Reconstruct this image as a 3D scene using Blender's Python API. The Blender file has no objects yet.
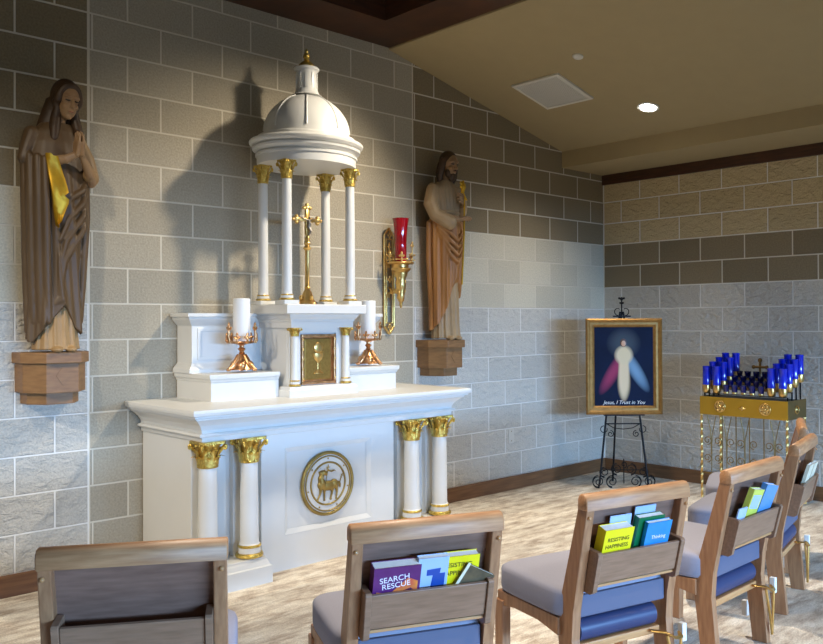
import bpy, bmesh, math, random
from math import sin, cos, pi, radians
from mathutils import Vector, Matrix, Euler, noise
random.seed(7)
COL = bpy.context.scene.collection
MATS = {}

# ------------------------------------------------------------------ materials
def new_mat(name):
    m = bpy.data.materials.new(name); m.use_nodes = True
    nt = m.node_tree
    return m, nt, nt.nodes['Principled BSDF']

def lin(c):
    return tuple(((x / 12.92) if x <= .04045 else ((x + .055) / 1.055) ** 2.4) for x in c) + (1,)

def pm(name, c, rough=.5, metal=0, var=0, vscale=8, bump=0, bscale=40, c2=None, stretch=(1, 1, 1), spec=.5, coat=0, trans=0, alpha=1, emis=None, detail=4):
    if name in MATS: return MATS[name]
    m, nt, b = new_mat(name)
    b.inputs['Roughness'].default_value = rough
    b.inputs['Metallic'].default_value = metal
    b.inputs['Specular IOR Level'].default_value = spec
    b.inputs['Coat Weight'].default_value = coat
    b.inputs['Transmission Weight'].default_value = trans
    N = nt.nodes.new
    tc = N('ShaderNodeTexCoord'); mp = N('ShaderNodeMapping'); mp.inputs['Scale'].default_value = stretch
    nt.links.new(tc.outputs['Object'], mp.inputs['Vector'])
    nz = N('ShaderNodeTexNoise'); nz.inputs['Scale'].default_value = vscale; nz.inputs['Detail'].default_value = detail
    nt.links.new(mp.outputs[0], nz.inputs['Vector'])
    cr = N('ShaderNodeValToRGB')
    ca = lin(c); cb = lin(c2) if c2 else tuple(x * (1 - var) for x in ca[:3]) + (1,)
    cr.color_ramp.elements[0].position = .3; cr.color_ramp.elements[1].position = .7
    cr.color_ramp.elements[0].color = cb; cr.color_ramp.elements[1].color = ca
    nt.links.new(nz.outputs['Fac'], cr.inputs['Fac']); nt.links.new(cr.outputs[0], b.inputs['Base Color'])
    if bump:
        n2 = N('ShaderNodeTexNoise'); n2.inputs['Scale'].default_value = bscale; n2.inputs['Detail'].default_value = 5
        nt.links.new(mp.outputs[0], n2.inputs['Vector'])
        bp = N('ShaderNodeBump'); bp.inputs['Strength'].default_value = bump; bp.inputs['Distance'].default_value = .01
        nt.links.new(n2.outputs['Fac'], bp.inputs['Height']); nt.links.new(bp.outputs[0], b.inputs['Normal'])
    if emis:
        b.inputs['Emission Color'].default_value = lin(emis[:3]); b.inputs['Emission Strength'].default_value = emis[3]
    MATS[name] = m
    return m

def math_node(nt, op, a, b=None, c=None):
    n = nt.nodes.new('ShaderNodeMath'); n.operation = op
    for i, v in enumerate((a, b, c)):
        if v is None: continue
        if isinstance(v, (int, float)): n.inputs[i].default_value = v
        else: nt.links.new(v, n.inputs[i])
    return n.outputs[0]

def mix_col(nt, fac, a, b, mode='MIX'):
    n = nt.nodes.new('ShaderNodeMix'); n.data_type = 'RGBA'; n.blend_type = mode
    for sock, v in ((n.inputs[0], fac), (n.inputs[6], a), (n.inputs[7], b)):
        if isinstance(v, (int, float)): sock.default_value = v
        elif isinstance(v, tuple): sock.default_value = v
        else: nt.links.new(v, sock)
    return n.outputs[2]

def block_mat(name, axis):
    """concrete block wall: 8x16 blocks, z0 = top of baseboard; axis = the object axis along the wall, measured from the corner"""
    m, nt, b = new_mat(name); N = nt.nodes.new; L = nt.links.new
    tc = N('ShaderNodeTexCoord'); sp = N('ShaderNodeSeparateXYZ'); L(tc.outputs['Object'], sp.inputs[0])
    u = sp.outputs[axis]; z = math_node(nt, 'SUBTRACT', sp.outputs[2], .112)
    us = math_node(nt, 'ADD', u, .2032 + .4064 * 40); zs = math_node(nt, 'ADD', z, .2032 * 20)
    cb = N('ShaderNodeCombineXYZ'); L(us, cb.inputs[0]); L(zs, cb.inputs[1])
    br = N('ShaderNodeTexBrick'); L(cb.outputs[0], br.inputs['Vector'])
    br.inputs['Scale'].default_value = 1; br.inputs['Brick Width'].default_value = .4064; br.inputs['Row Height'].default_value = .2032
    br.inputs['Mortar Size'].default_value = .006; br.inputs['Mortar Smooth'].default_value = .25; br.inputs['Bias'].default_value = 0
    br.offset = .5; br.offset_frequency = 2
    br.inputs['Color1'].default_value = (.90, .90, .90, 1); br.inputs['Color2'].default_value = (1.07, 1.07, 1.07, 1); br.inputs['Mortar'].default_value = (1, 1, 1, 1)
    mort = br.outputs['Fac']
    row = math_node(nt, 'DIVIDE', z, .2032)
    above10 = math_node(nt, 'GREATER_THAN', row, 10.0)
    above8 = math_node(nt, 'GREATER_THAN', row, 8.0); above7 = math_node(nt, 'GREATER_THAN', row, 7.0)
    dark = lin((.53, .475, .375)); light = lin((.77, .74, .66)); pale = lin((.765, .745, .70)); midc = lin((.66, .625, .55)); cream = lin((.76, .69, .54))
    if axis == 0:
        d = math_node(nt, 'MULTIPLY', u, -1.0)
        mid = math_node(nt, 'MULTIPLY', math_node(nt, 'GREATER_THAN', d, 2.455), math_node(nt, 'LESS_THAN', d, 4.898))
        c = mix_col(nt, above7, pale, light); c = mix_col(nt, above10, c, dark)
        c = mix_col(nt, mid, c, midc)
        rough_amt = math_node(nt, 'MULTIPLY', math_node(nt, 'SUBTRACT', 1.0, above7), math_node(nt, 'SUBTRACT', 1.0, mid))
        cj = math_node(nt, 'ADD', math_node(nt, 'LESS_THAN', math_node(nt, 'ABSOLUTE', math_node(nt, 'SUBTRACT', d, 2.4585)), .0065),
                       math_node(nt, 'LESS_THAN', math_node(nt, 'ABSOLUTE', math_node(nt, 'SUBTRACT', d, 4.8975)), .0075))
    else:
        c = mix_col(nt, above8, pale, dark); c = mix_col(nt, above10, c, cream)
        rough_amt = math_node(nt, 'ADD', math_node(nt, 'SUBTRACT', 1.0, above8), above10)
        cj = math_node(nt, 'LESS_THAN', math_node(nt, 'ABSOLUTE', math_node(nt, 'ADD', u, .006)), .006)
    mort = math_node(nt, 'MAXIMUM', mort, cj)
    # grain
    n1 = N('ShaderNodeTexNoise'); n1.inputs['Scale'].default_value = 90; n1.inputs['Detail'].default_value = 3; L(tc.outputs['Object'], n1.inputs['Vector'])
    g = N('ShaderNodeMapRange'); L(n1.outputs['Fac'], g.inputs[0]); g.inputs[1].default_value = .3; g.inputs[2].default_value = .7; g.inputs[3].default_value = .84; g.inputs[4].default_value = 1.1
    c = mix_col(nt, 1.0, c, br.outputs['Color'], 'MULTIPLY')
    gc = N('ShaderNodeCombineColor'); [L(g.outputs[0], gc.inputs[i]) for i in range(3)]
    c = mix_col(nt, 1.0, c, gc.outputs[0], 'MULTIPLY')
    c = mix_col(nt, mort, c, mix_col(nt, rough_amt, lin((.81, .78, .71)), lin((.89, .88, .85))))
    L(c, b.inputs['Base Color']); b.inputs['Roughness'].default_value = .9; b.inputs['Specular IOR Level'].default_value = .2
    # relief: fine grain on every block, split-face on the rough ones
    mp = N('ShaderNodeMapping'); mp.inputs['Scale'].default_value = (1, 1, 1.7); mp.inputs['Rotation'].default_value = (.3, .5, .2); L(tc.outputs['Object'], mp.inputs['Vector'])
    n2 = N('ShaderNodeTexNoise'); n2.inputs['Scale'].default_value = 13; n2.inputs['Detail'].default_value = 6; n2.inputs['Roughness'].default_value = .55; n2.inputs['Distortion'].default_value = .6; L(mp.outputs[0], n2.inputs['Vector'])
    h = math_node(nt, 'MULTIPLY', math_node(nt, 'MULTIPLY', n2.outputs['Fac'], rough_amt), .028)
    h = math_node(nt, 'ADD', h, math_node(nt, 'MULTIPLY', n1.outputs['Fac'], .0030))
    h = math_node(nt, 'MULTIPLY', h, math_node(nt, 'SUBTRACT', 1.0, mort))
    h = math_node(nt, 'SUBTRACT', h, math_node(nt, 'MULTIPLY', mort, .002))
    bp = N('ShaderNodeBump'); bp.inputs['Strength'].default_value = 1; bp.inputs['Distance'].default_value = 1; L(h, bp.inputs['Height']); L(bp.outputs[0], b.inputs['Normal'])
    return m

def carpet_mat():
    m, nt, b = new_mat('carpet'); N = nt.nodes.new; L = nt.links.new
    tc = N('ShaderNodeTexCoord'); outs = []
    for rot, sc_ in ((0, (1.7, 6, 1)), (pi / 2, (1.7, 6, 1))):
        mp = N('ShaderNodeMapping'); mp.inputs['Rotation'].default_value = (0, 0, rot); mp.inputs['Scale'].default_value = sc_; L(tc.outputs['Object'], mp.inputs['Vector'])
        n1 = N('ShaderNodeTexNoise'); n1.inputs['Scale'].default_value = 2.2; n1.inputs['Detail'].default_value = 6; n1.inputs['Roughness'].default_value = .7; L(mp.outputs[0], n1.inputs['Vector']); outs.append(n1.outputs['Fac'])
    nm = N('ShaderNodeTexNoise'); nm.inputs['Scale'].default_value = 3.0; nm.inputs['Detail'].default_value = 2; L(tc.outputs['Object'], nm.inputs['Vector'])
    mk = math_node(nt, 'MULTIPLY', math_node(nt, 'SUBTRACT', nm.outputs['Fac'], .44), 6.0); cl = N('ShaderNodeClamp'); L(mk, cl.inputs[0])
    mx = N('ShaderNodeMix'); L(cl.outputs[0], mx.inputs[0]); L(outs[0], mx.inputs[2]); L(outs[1], mx.inputs[3])
    cr = N('ShaderNodeValToRGB'); e = cr.color_ramp.elements
    e[0].position = .32; e[0].color = lin((.62, .56, .50)); e[1].position = .66; e[1].color = lin((.97, .94, .89))
    x = e.new(.44); x.color = lin((.78, .72, .65)); x = e.new(.54); x.color = lin((.90, .86, .79))
    L(mx.outputs[0], cr.inputs[0])
    br = N('ShaderNodeTexBrick'); L(tc.outputs['Object'], br.inputs['Vector']); br.inputs['Scale'].default_value = 1
    br.inputs['Brick Width'].default_value = .92; br.inputs['Row Height'].default_value = .153; br.inputs['Mortar Size'].default_value = .0
    br.inputs['Color1'].default_value = (.90, .89, .88, 1); br.inputs['Color2'].default_value = (1.08, 1.07, 1.05, 1); br.offset = .37
    c = mix_col(nt, 1.0, cr.outputs[0], br.outputs['Color'], 'MULTIPLY')
    n2 = N('ShaderNodeTexNoise'); n2.inputs['Scale'].default_value = 140; n2.inputs['Detail'].default_value = 2; L(tc.outputs['Object'], n2.inputs['Vector'])
    g = N('ShaderNodeMapRange'); L(n2.outputs['Fac'], g.inputs[0]); g.inputs[1].default_value = .3; g.inputs[2].default_value = .7; g.inputs[3].default_value = .75; g.inputs[4].default_value = 1.15
    gc = N('ShaderNodeCombineColor'); [L(g.outputs[0], gc.inputs[i]) for i in range(3)]
    c = mix_col(nt, 1.0, c, gc.outputs[0], 'MULTIPLY')
    L(c, b.inputs['Base Color']); b.inputs['Roughness'].default_value = .95; b.inputs['Specular IOR Level'].default_value = .1
    bp = N('ShaderNodeBump'); bp.inputs['Strength'].default_value = .5; bp.inputs['Distance'].default_value = .004; L(n2.outputs['Fac'], bp.inputs['Height']); L(bp.outputs[0], b.inputs['Normal'])
    return m

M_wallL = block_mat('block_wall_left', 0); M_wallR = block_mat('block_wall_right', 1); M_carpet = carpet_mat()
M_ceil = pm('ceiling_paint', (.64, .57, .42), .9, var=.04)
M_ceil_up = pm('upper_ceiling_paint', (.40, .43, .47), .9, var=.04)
M_beam = pm('dark_stained_wood', (.30, .17, .09), .45, c2=(.20, .11, .06), vscale=3, stretch=(2, 2, 22))
M_base = pm('baseboard_wood', (.50, .35, .22), .45, c2=(.38, .25, .15), vscale=4, stretch=(1, 1, 14))
M_white = pm('altar_white_paint', (.865, .865, .85), .38, var=.02)
M_gold = pm('gilding', (.93, .82, .46), .32, metal=1, c2=(.74, .60, .26), vscale=45, bump=.6, bscale=110)
M_brass = pm('polished_brass', (.96, .83, .55), .3, metal=1, c2=(.82, .66, .38), vscale=12)
M_copper = pm('rose_brass', (.90, .70, .52), .28, metal=1, c2=(.72, .52, .32), vscale=30, bump=.2, bscale=90)
M_medal = pm('antique_gold_paint', (.67, .58, .33), .42, metal=.75, c2=(.55, .47, .27), vscale=15)
M_doorg = pm('tabernacle_gold', (.66, .52, .27), .38, metal=.85, c2=(.58, .45, .22), vscale=60)
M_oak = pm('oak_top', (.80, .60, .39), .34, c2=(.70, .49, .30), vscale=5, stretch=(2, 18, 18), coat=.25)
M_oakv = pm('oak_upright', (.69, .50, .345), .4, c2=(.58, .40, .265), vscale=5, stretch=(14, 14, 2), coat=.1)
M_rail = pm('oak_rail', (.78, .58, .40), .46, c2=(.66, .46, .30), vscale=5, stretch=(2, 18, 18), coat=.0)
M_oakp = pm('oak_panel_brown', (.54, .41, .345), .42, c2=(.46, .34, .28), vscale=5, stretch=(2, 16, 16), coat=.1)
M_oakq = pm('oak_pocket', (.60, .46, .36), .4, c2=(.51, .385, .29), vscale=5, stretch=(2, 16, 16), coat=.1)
M_seat = pm('grey_lavender_fabric', (.60, .60, .66), .8, var=.06, vscale=200, bump=.2, bscale=500)
M_blueg = pm('slate_blue', (.36, .37, .45), .7, var=.06)
M_navy = pm('navy_vinyl', (.19, .23, .37), .4, var=.1)
M_clip = pm('white_nylon', (.90, .90, .88), .5)
M_iron = pm('black_wrought_iron', (.10, .10, .11), .5, metal=.6)
M_wax = pm('white_wax', (.93, .93, .92), .45, spec=.4)
M_red = pm('ruby_glass', (.62, .02, .10), .08, c2=(.50, .01, .07), coat=.5)
M_blue = pm('cobalt_glass', (.03, .18, .86), .15, c2=(.02, .12, .70), coat=.4)
M_bluedk = pm('deep_blue_glass', (.02, .06, .42), .15, c2=(.01, .04, .30), coat=.4)
M_bandg = pm('mustard_brass_sheet', (.74, .58, .16), .42, metal=.4, c2=(.68, .52, .13), vscale=3)
M_stgold = pm('stand_dull_brass', (.52, .42, .24), .45, metal=.7)
M_pag = pm('book_pages', (.98, .97, .94), .8, var=.08, vscale=60)

# ------------------------------------------------------------------ object helpers
def tag(o, label, cat, group=None, kind=None):
    if kind: o['kind'] = kind
    if label: o['label'] = label
    if cat: o['category'] = cat
    if group: o['group'] = group
    return o

def empty(name, loc=(0, 0, 0), rz=0, label=None, cat=None, group=None, rot=None):
    o = bpy.data.objects.new(name, None); COL.objects.link(o)
    o.location = loc; o.rotation_euler = rot if rot else (0, 0, rz); o.empty_display_size = .05
    return tag(o, label, cat, group)

def obj(name, bm, mat, parent=None, smooth=0, loc=None, rot=None):
    me = bpy.data.meshes.new(name)
    bmesh.ops.recalc_face_normals(bm, faces=bm.faces[:])
    if smooth:
        a = radians(smooth)
        for f in bm.faces: f.smooth = True
        for e in bm.edges:
            if len(e.link_faces) == 2 and e.calc_face_angle(0) > a: e.smooth = False
    bm.to_mesh(me); bm.free()
    for m in (mat if isinstance(mat, (list, tuple)) else [mat]): me.materials.append(m)
    o = bpy.data.objects.new(name, me); COL.objects.link(o)
    if parent: o.parent = parent
    if loc: o.location = loc
    if rot: o.rotation_euler = rot
    return o

def BM(): return bmesh.new()

def box(bm, x0, x1, y0, y1, z0, z1, bev=0, seg=2, M=None, mi=0):
    vs = [bm.verts.new(v) for v in ((x0, y0, z0), (x1, y0, z0), (x1, y1, z0), (x0, y1, z0), (x0, y0, z1), (x1, y0, z1), (x1, y1, z1), (x0, y1, z1))]
    fs = [bm.faces.new([vs[i] for i in f]) for f in ((0, 3, 2, 1), (4, 5, 6, 7), (0, 1, 5, 4), (1, 2, 6, 5), (2, 3, 7, 6), (3, 0, 4, 7))]
    for f in fs: f.material_index = mi
    geo = vs
    if bev:
        r = bmesh.ops.bevel(bm, geom=list({e for f in fs for e in f.edges}), offset=bev, segments=seg, affect='EDGES', profile=.5)
        geo = list({v for f in r['faces'] for v in f.verts} | {v for v in vs if v.is_valid})
    if M is not None:
        bmesh.ops.transform(bm, matrix=M, verts=[v for v in geo if v.is_valid])
    return geo

def loft(bm, rings, close=True, caps=True, mi=0):
    R = [[bm.verts.new(p) for p in r] for r in rings]
    n = len(R[0]); out = [v for r in R for v in r]
    for a, b in zip(R, R[1:]):
        for i in range(n if close else n - 1):
            j = (i + 1) % n
            f = bm.faces.new((a[i], a[j], b[j], b[i])); f.material_index = mi
    if caps and close:
        for r in (R[0][::-1], R[-1]):
            f = bm.faces.new(r); f.material_index = mi
    return out

def lathe(bm, prof, n=24, c=(0, 0, 0), sx=1, sy=1, M=None, mi=0):
    rings = [[(c[0] + max(r, .0004) * sx * cos(2 * pi * i / n), c[1] + max(r, .0004) * sy * sin(2 * pi * i / n), c[2] + z) for i in range(n)] for r, z in prof]
    vs = loft(bm, rings, mi=mi)
    if M is not None: bmesh.ops.transform(bm, matrix=M, verts=vs)
    return vs

def ringstack(bm, x0, x1, y0, y1, prof, back=False):
    """rectangular mouldings: prof = (overhang, z); the back edge stays on y1 unless back"""
    loft(bm, [[(x0 - o, y0 - o, z), (x1 + o, y0 - o, z), (x1 + o, y1 + (o if back else 0), z), (x0 - o, y1 + (o if back else 0), z)] for o, z in prof])

def tube(bm, pts, r, n=8, taper=None, mi=0, flat=1):
    pts = [Vector(p) for p in pts]; rings = []
    up = Vector((0, 0, 1)); prev = None
    for i, p in enumerate(pts):
        t = (pts[min(i + 1, len(pts) - 1)] - pts[max(i - 1, 0)]).normalized()
        if prev is None:
            a = t.cross(up)
            if a.length < .1: a = t.cross(Vector((1, 0, 0)))
            a.normalize()
        else:
            a = (prev - t * prev.dot(t))
            if a.length < 1e-4: a = t.orthogonal()
            a.normalize()
        prev = a; b = t.cross(a)
        rr = r[i] if isinstance(r, (list, tuple)) else r
        rings.append([p + a * rr * cos(2 * pi * k / n) + b * rr * flat * sin(2 * pi * k / n) for k in range(n)])
    return loft(bm, rings, mi=mi)

def torus(bm, R, r, c=(0, 0, 0), n=32, m=8, M=None, sy=1):
    V = [[bm.verts.new((c[0] + (R + r * cos(2 * pi * j / m)) * cos(2 * pi * i / n), c[1] + sy * (R + r * cos(2 * pi * j / m)) * sin(2 * pi * i / n), c[2] + r * sin(2 * pi * j / m))) for j in range(m)] for i in range(n)]
    for i in range(n):
        for j in range(m):
            bm.faces.new((V[i][j], V[(i + 1) % n][j], V[(i + 1) % n][(j + 1) % m], V[i][(j + 1) % m]))
    vs = [v for r_ in V for v in r_]
    if M is not None: bmesh.ops.transform(bm, matrix=M, verts=vs)
    return vs

def ell(bm, c, r, M=None, seg=20, rings=12, mi=0):
    q = bmesh.ops.create_uvsphere(bm, u_segments=seg, v_segments=rings, radius=1)
    T = Matrix.Translation(c) @ (M.to_4x4() if M is not None else Matrix()) @ Matrix.Diagonal((r[0], r[1], r[2], 1))
    bmesh.ops.transform(bm, matrix=T, verts=q['verts'])
    if mi:
        for v in q['verts']:
            for f in v.link_faces: f.material_index = mi
    return q['verts']

def caps(bm, pts, rr, n=12, flat=1):
    """limb through pts with rounded ends"""
    tube(bm, pts, rr, n, flat=flat)
    ell(bm, pts[0], (rr[0],) * 3, seg=n, rings=8); ell(bm, pts[-1], (rr[-1],) * 3, seg=n, rings=8)

def prism(bm, poly, a, b, plane='xz', bev=0):
    """extrude a 2-D outline between a and b along the third axis"""
    f = {'xz': lambda p, t: (p[0], t, p[1]), 'yz': lambda p, t: (t, p[0], p[1]), 'xy': lambda p, t: (p[0], p[1], t)}[plane]
    A = [bm.verts.new(f(p, a)) for p in poly]; B = [bm.verts.new(f(p, b)) for p in poly]
    n = len(poly); fs = [bm.faces.new(A), bm.faces.new(B[::-1])]
    for i in range(n): fs.append(bm.faces.new((A[i], B[i], B[(i + 1) % n], A[(i + 1) % n])))
    vs = A + B
    if bev:
        es = list({e for f_ in fs for e in f_.edges})
        r = bmesh.ops.bevel(bm, geom=es, offset=bev, segments=2, affect='EDGES', profile=.5)
        vs = list({v for f_ in r['faces'] for v in f_.verts} | {v for v in vs if v.is_valid})
    return vs

def text_obj(name, body, size, mat, parent, loc, rot, ext=.0006, sx=1, shear=0, align='CENTER'):
    cu = bpy.data.curves.new(name, 'FONT'); cu.body = body; cu.size = size; cu.extrude = ext; cu.align_x = align; cu.align_y = 'CENTER'; cu.shear = shear
    t = bpy.data.objects.new(name + '_tmp', cu); COL.objects.link(t)
    dg = bpy.context.evaluated_depsgraph_get(); me = bpy.data.meshes.new_from_object(t.evaluated_get(dg))
    bpy.data.objects.remove(t); bpy.data.curves.remove(cu)
    me.materials.clear(); me.materials.append(mat)
    o = bpy.data.objects.new(name, me); COL.objects.link(o); o.parent = parent; o.location = loc; o.rotation_euler = rot; o.scale = (sx, 1, 1)
    return o

def sculpt(name, bm, mat, parent, voxel=.006, smooth=4, disp=None):
    """fuse overlapping solids into one skin"""
    me = bpy.data.meshes.new(name); bmesh.ops.recalc_face_normals(bm, faces=bm.faces[:]); bm.to_mesh(me); bm.free()
    t = bpy.data.objects.new(name + '_tmp', me); COL.objects.link(t)
    r = t.modifiers.new('r', 'REMESH'); r.mode = 'VOXEL'; r.voxel_size = voxel; r.use_smooth_shade = True
    if smooth:
        s = t.modifiers.new('s', 'SMOOTH'); s.iterations = smooth; s.factor = .5
    dg = bpy.context.evaluated_depsgraph_get(); m2 = bpy.data.meshes.new_from_object(t.evaluated_get(dg))
    bpy.data.objects.remove(t); bpy.data.meshes.remove(me)
    m2.name = name; m2.materials.clear(); m2.materials.append(mat)
    for p in m2.polygons: p.use_smooth = True
    o = bpy.data.objects.new(name, m2); COL.objects.link(o); o.parent = parent
    return o

def copy_tree(o, parent=None):
    c = o.copy(); COL.objects.link(c); c.parent = parent
    for ch in list(o.children): copy_tree(ch, c)
    return c

def struct(name, bm, mat, smooth=0):
    o = obj(name, bm, mat, smooth=smooth); o['kind'] = 'structure'; return o

# ------------------------------------------------------------------ the room
def ceil_z(x): return 3.437 - .233 * (x + 2.69)
bm = BM(); box(bm, -9.5, .2, -10, .2, -.12, 0); struct('floor', bm, M_carpet)
bm = BM(); box(bm, -9.5, .2, 0, .2, 0, 4.1); struct('wall_left', bm, M_wallL)
bm = BM(); box(bm, 0, .2, -10, 0, 0, 4.1); struct('wall_right', bm, M_wallR)
bm = BM(); box(bm, -9.5, 0, -10, -9.85, 1.65, 4.1); box(bm, -9.5, 0, -10, -9.85, 0, .5); struct('wall_back_light_mask', bm, pm('plain_wall_paint', (.70, .67, .60), .9))  # unseen rear wall, opening shaped to keep daylight off the upper walls
bm = BM()
prism(bm, [(-2.69, 3.437), (-2.69, 3.62), (0, 3.0), (0, ceil_z(0))], -10, 0, 'xz'); struct('ceiling', bm, M_ceil)
bm = BM(); box(bm, -9.5, -2.5, -10, 0, 3.95, 4.1); struct('ceiling_upper', bm, M_ceil_up)
bm = BM(); prism(bm, [(-.633, 2.813), (0, 2.813), (0, 2.86), (0, ceil_z(0) + .02), (-.633, ceil_z(-.633) + .02)], -10, 0, 'xz'); struct('trim_soffit', bm, M_ceil)
bm = BM(); box(bm, -.022, 0, -10, 0, 2.718, 2.8125, .003); struct('trim_wall_right', bm, M_beam)
bm = BM()
box(bm, -9.5, -2.69, -.42, 0, 3.45, 3.96); box(bm, -3.08, -2.69, -10, -.42, 3.45, 3.96)
struct('trim_ceiling_beam', bm, M_beam)
bm = BM(); box(bm, -9.5, 0, -.018, 0, 0, .115, .004); struct('baseboard_left', bm, M_base)
bm = BM(); box(bm, -.018, 0, -10, -.018, 0, .115, .004); struct('baseboard_right', bm, M_base)

# ceiling fittings, set on the slope
SL = math.atan(.233)
def on_ceiling(x, y, d=0): return (x - d * sin(SL), y, ceil_z(x) - d * cos(SL))
M_vent = pm('vent_painted_metal', (.80, .78, .73), .6)
M_ventd = pm('vent_gap', (.55, .53, .49), .8)
t = empty('ceiling_vent', on_ceiling(-1.63, -.688), rot=(0, SL, 0), label='square perforated white air vent set in the sloping ceiling', cat='air vent')
bm = BM(); h = .225
for a, b_, c_, d_ in ((-h, h, -h, -h + .028), (-h, h, h - .028, h), (-h, -h + .028, -h + .028, h - .028), (h - .028, h, -h + .028, h - .028)): box(bm, a, b_, c_, d_, -.016, 0, .002)
obj('frame', bm, M_vent, t)
bm = BM(); box(bm, -h + .028, h - .028, -h + .028, h - .028, -.004, .0); obj('backing', bm, M_ventd, t)
bm = BM()
for i in range(27):
    y = -h + .036 + i * .0145; box(bm, -h + .03, h - .03, y, y + .009, -.010, -.004)
obj('louvres', bm, M_vent, t)
t = empty('recessed_downlight', on_ceiling(-1.098, -1.194), rot=(0, SL, 0), label='lit round recessed lamp in the sloping ceiling', cat='ceiling light')
bm = BM(); lathe(bm, [(.066, 0), (.082, 0), (.084, -.004), (.080, -.008), (.066, -.006)], 32); obj('trim_ring', bm, M_clip, t, 40)
bm = BM(); lathe(bm, [(.064, -.0075), (.062, -.009), (.001, -.011)], 32); obj('lens', bm, pm('lamp_lens', (1, 1, 1), .4, emis=(1, .96, .88, 9)), t)
bm = BM(); lathe(bm, [(.038, 0), (.038, -.008), (.030, -.014), (.001, -.015)], 24)
tag(obj('sprinkler_cover', bm, M_vent, None, 40, loc=on_ceiling(-1.979, -1.191), rot=(0, SL, 0)), 'small plain white disc on the sloping ceiling beyond the vent', 'sprinkler cover')
t = empty('wall_plate', (-1.352, 0, .452), label='small pale blank plate low on the block wall right of the altar', cat='wall plate')
bm = BM(); box(bm, -.036, .036, -.006, 0, -.06, .06, .003); obj('plate', bm, M_vent, t)
for z in (-.04, .04): bm = BM(); lathe(bm, [(.004, 0), (.004, .002), (.001, .0025)], 10, M=Matrix.Translation((0, -.006, z)) @ Matrix.Rotation(pi / 2, 4, 'X')); obj('screw', bm, M_stgold, t)

# ------------------------------------------------------------------ corinthian capital, reused at three sizes
def leaf(bm, ang, z0, h, w, r0, r1, curl, th=.06):
    """one curling leaf: unit sizes"""
    ca, sa = cos(ang), sin(ang); rings = []
    for i in range(8):
        t = i / 7
        r = r0 + (r1 - r0) * t * t; z = z0 + h * min(1, t * 1.12)
        if t > .75: r += curl * (t - .75) * 4; z = z0 + h - curl * .9 * (t - .75) * 4 * (t - .7)
        ww = w * (1 - .35 * t) * (1.0 if i < 6 else .7 if i < 7 else .35) * (1 + .12 * (i % 2))
        ring = []
        for s, o in ((-1, -.2), (-.5, .6), (0, 1), (.5, .6), (1, -.2), (.6, -1), (0, -1), (-.6, -1)):
            rr = r + o * th * .5; ring.append((ca * rr - sa * ww * s, sa * rr + ca * ww * s, z))
        rings.append(ring)
    loft(bm, rings)

def capital_bm(R=1.0, H=1.0, S=1.0):
    """unit capital: base radius 1, height 2.2 before scaling"""
    bm = BM(); Hh = 2.3
    lathe(bm, [(1.0, 0), (1.12, .04), (1.14, .10), (1.0, .15), (.98, .3), (1.05, 1.2), (1.25, 1.8), (1.5, 2.05), (1.5, 2.1)], 20)
    for k in range(8): leaf(bm, k * pi / 4 + pi / 8, .10, .95, .36, 1.04, 1.30, .42, .20)
    for k in range(8): leaf(bm, k * pi / 4, .35, 1.35, .34, 1.10, 1.48, .42, .20)
    for k in range(4):
        a = pi / 4 + k * pi / 2
        pts = [(cos(a) * (1.15 + .7 * t) , sin(a) * (1.15 + .7 * t), 1.15 + .78 * t) for t in (0, .35, .7, .95)]
        pts += [(cos(a) * (1.88 + .16 * sin(u)), sin(a) * (1.88 + .16 * sin(u)), 1.76 + .16 * cos(u)) for u in (.3, 1.2, 2.2, 3.2, 4.2)]
        tube(bm, pts, [.14, .15, .18, .19, .18, .17, .15, .12, .09], 6)
        ell(bm, (cos(a - pi / 4) * 1.42, sin(a - pi / 4) * 1.42, 1.95), (.2, .2, .18), seg=10, rings=6)
    # concave-sided abacus
    poly = []
    for k in range(4):
        for s in (-.62, -.3, 0, .3, .62):
            a = k * pi / 2 + s; r = (1.62, 1.50, 1.45, 1.50, 1.62)[(-.62, -.3, 0, .3, .62).index(s)] / cos(s) * .97
            poly.append((cos(a) * r, sin(a) * r))
    prism(bm, poly, 2.08, 2.3, 'xy')
    for v in bm.verts: v.co = Vector((v.co.x * R, v.co.y * R, v.co.z * H))
    return bm

def column(parent, x, y, z0, z1, r, caph, base_h, plinth=None, name='column'):
    """shaft with gilt capital and gilt-ringed base, standing between z0 and z1"""
    bm = BM(); zs = z0 + base_h; ze = z1 - caph
    if plinth: box(bm, x - plinth, x + plinth, y - plinth, y + plinth, z0 - .024, z0, .002)
    lathe(bm, [(r * 1.25, z0), (r * 1.25, z0 + .001), (r * 1.2, zs - .008), (r * 1.04, zs), (r, zs + .02), (r * .99, (zs + ze) / 2), (r * .93, ze)], 28, (x, y, 0))
    s = obj(name, bm, M_white, parent, 35)
    bm = BM()
    torus(bm, r * 1.28, base_h * .17, (x, y, z0 + base_h * .19), 28); torus(bm, r * 1.14, base_h * .11, (x, y, z0 + base_h * .82), 28)
    obj('base_ring', bm, M_gold, s, 60)
    bm = capital_bm(r * .98, caph / 2.3); bmesh.ops.transform(bm, matrix=Matrix.Translation((x, y, ze)), verts=bm.verts[:])
    obj('capital', bm, M_gold, s, 50)
    return s

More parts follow.
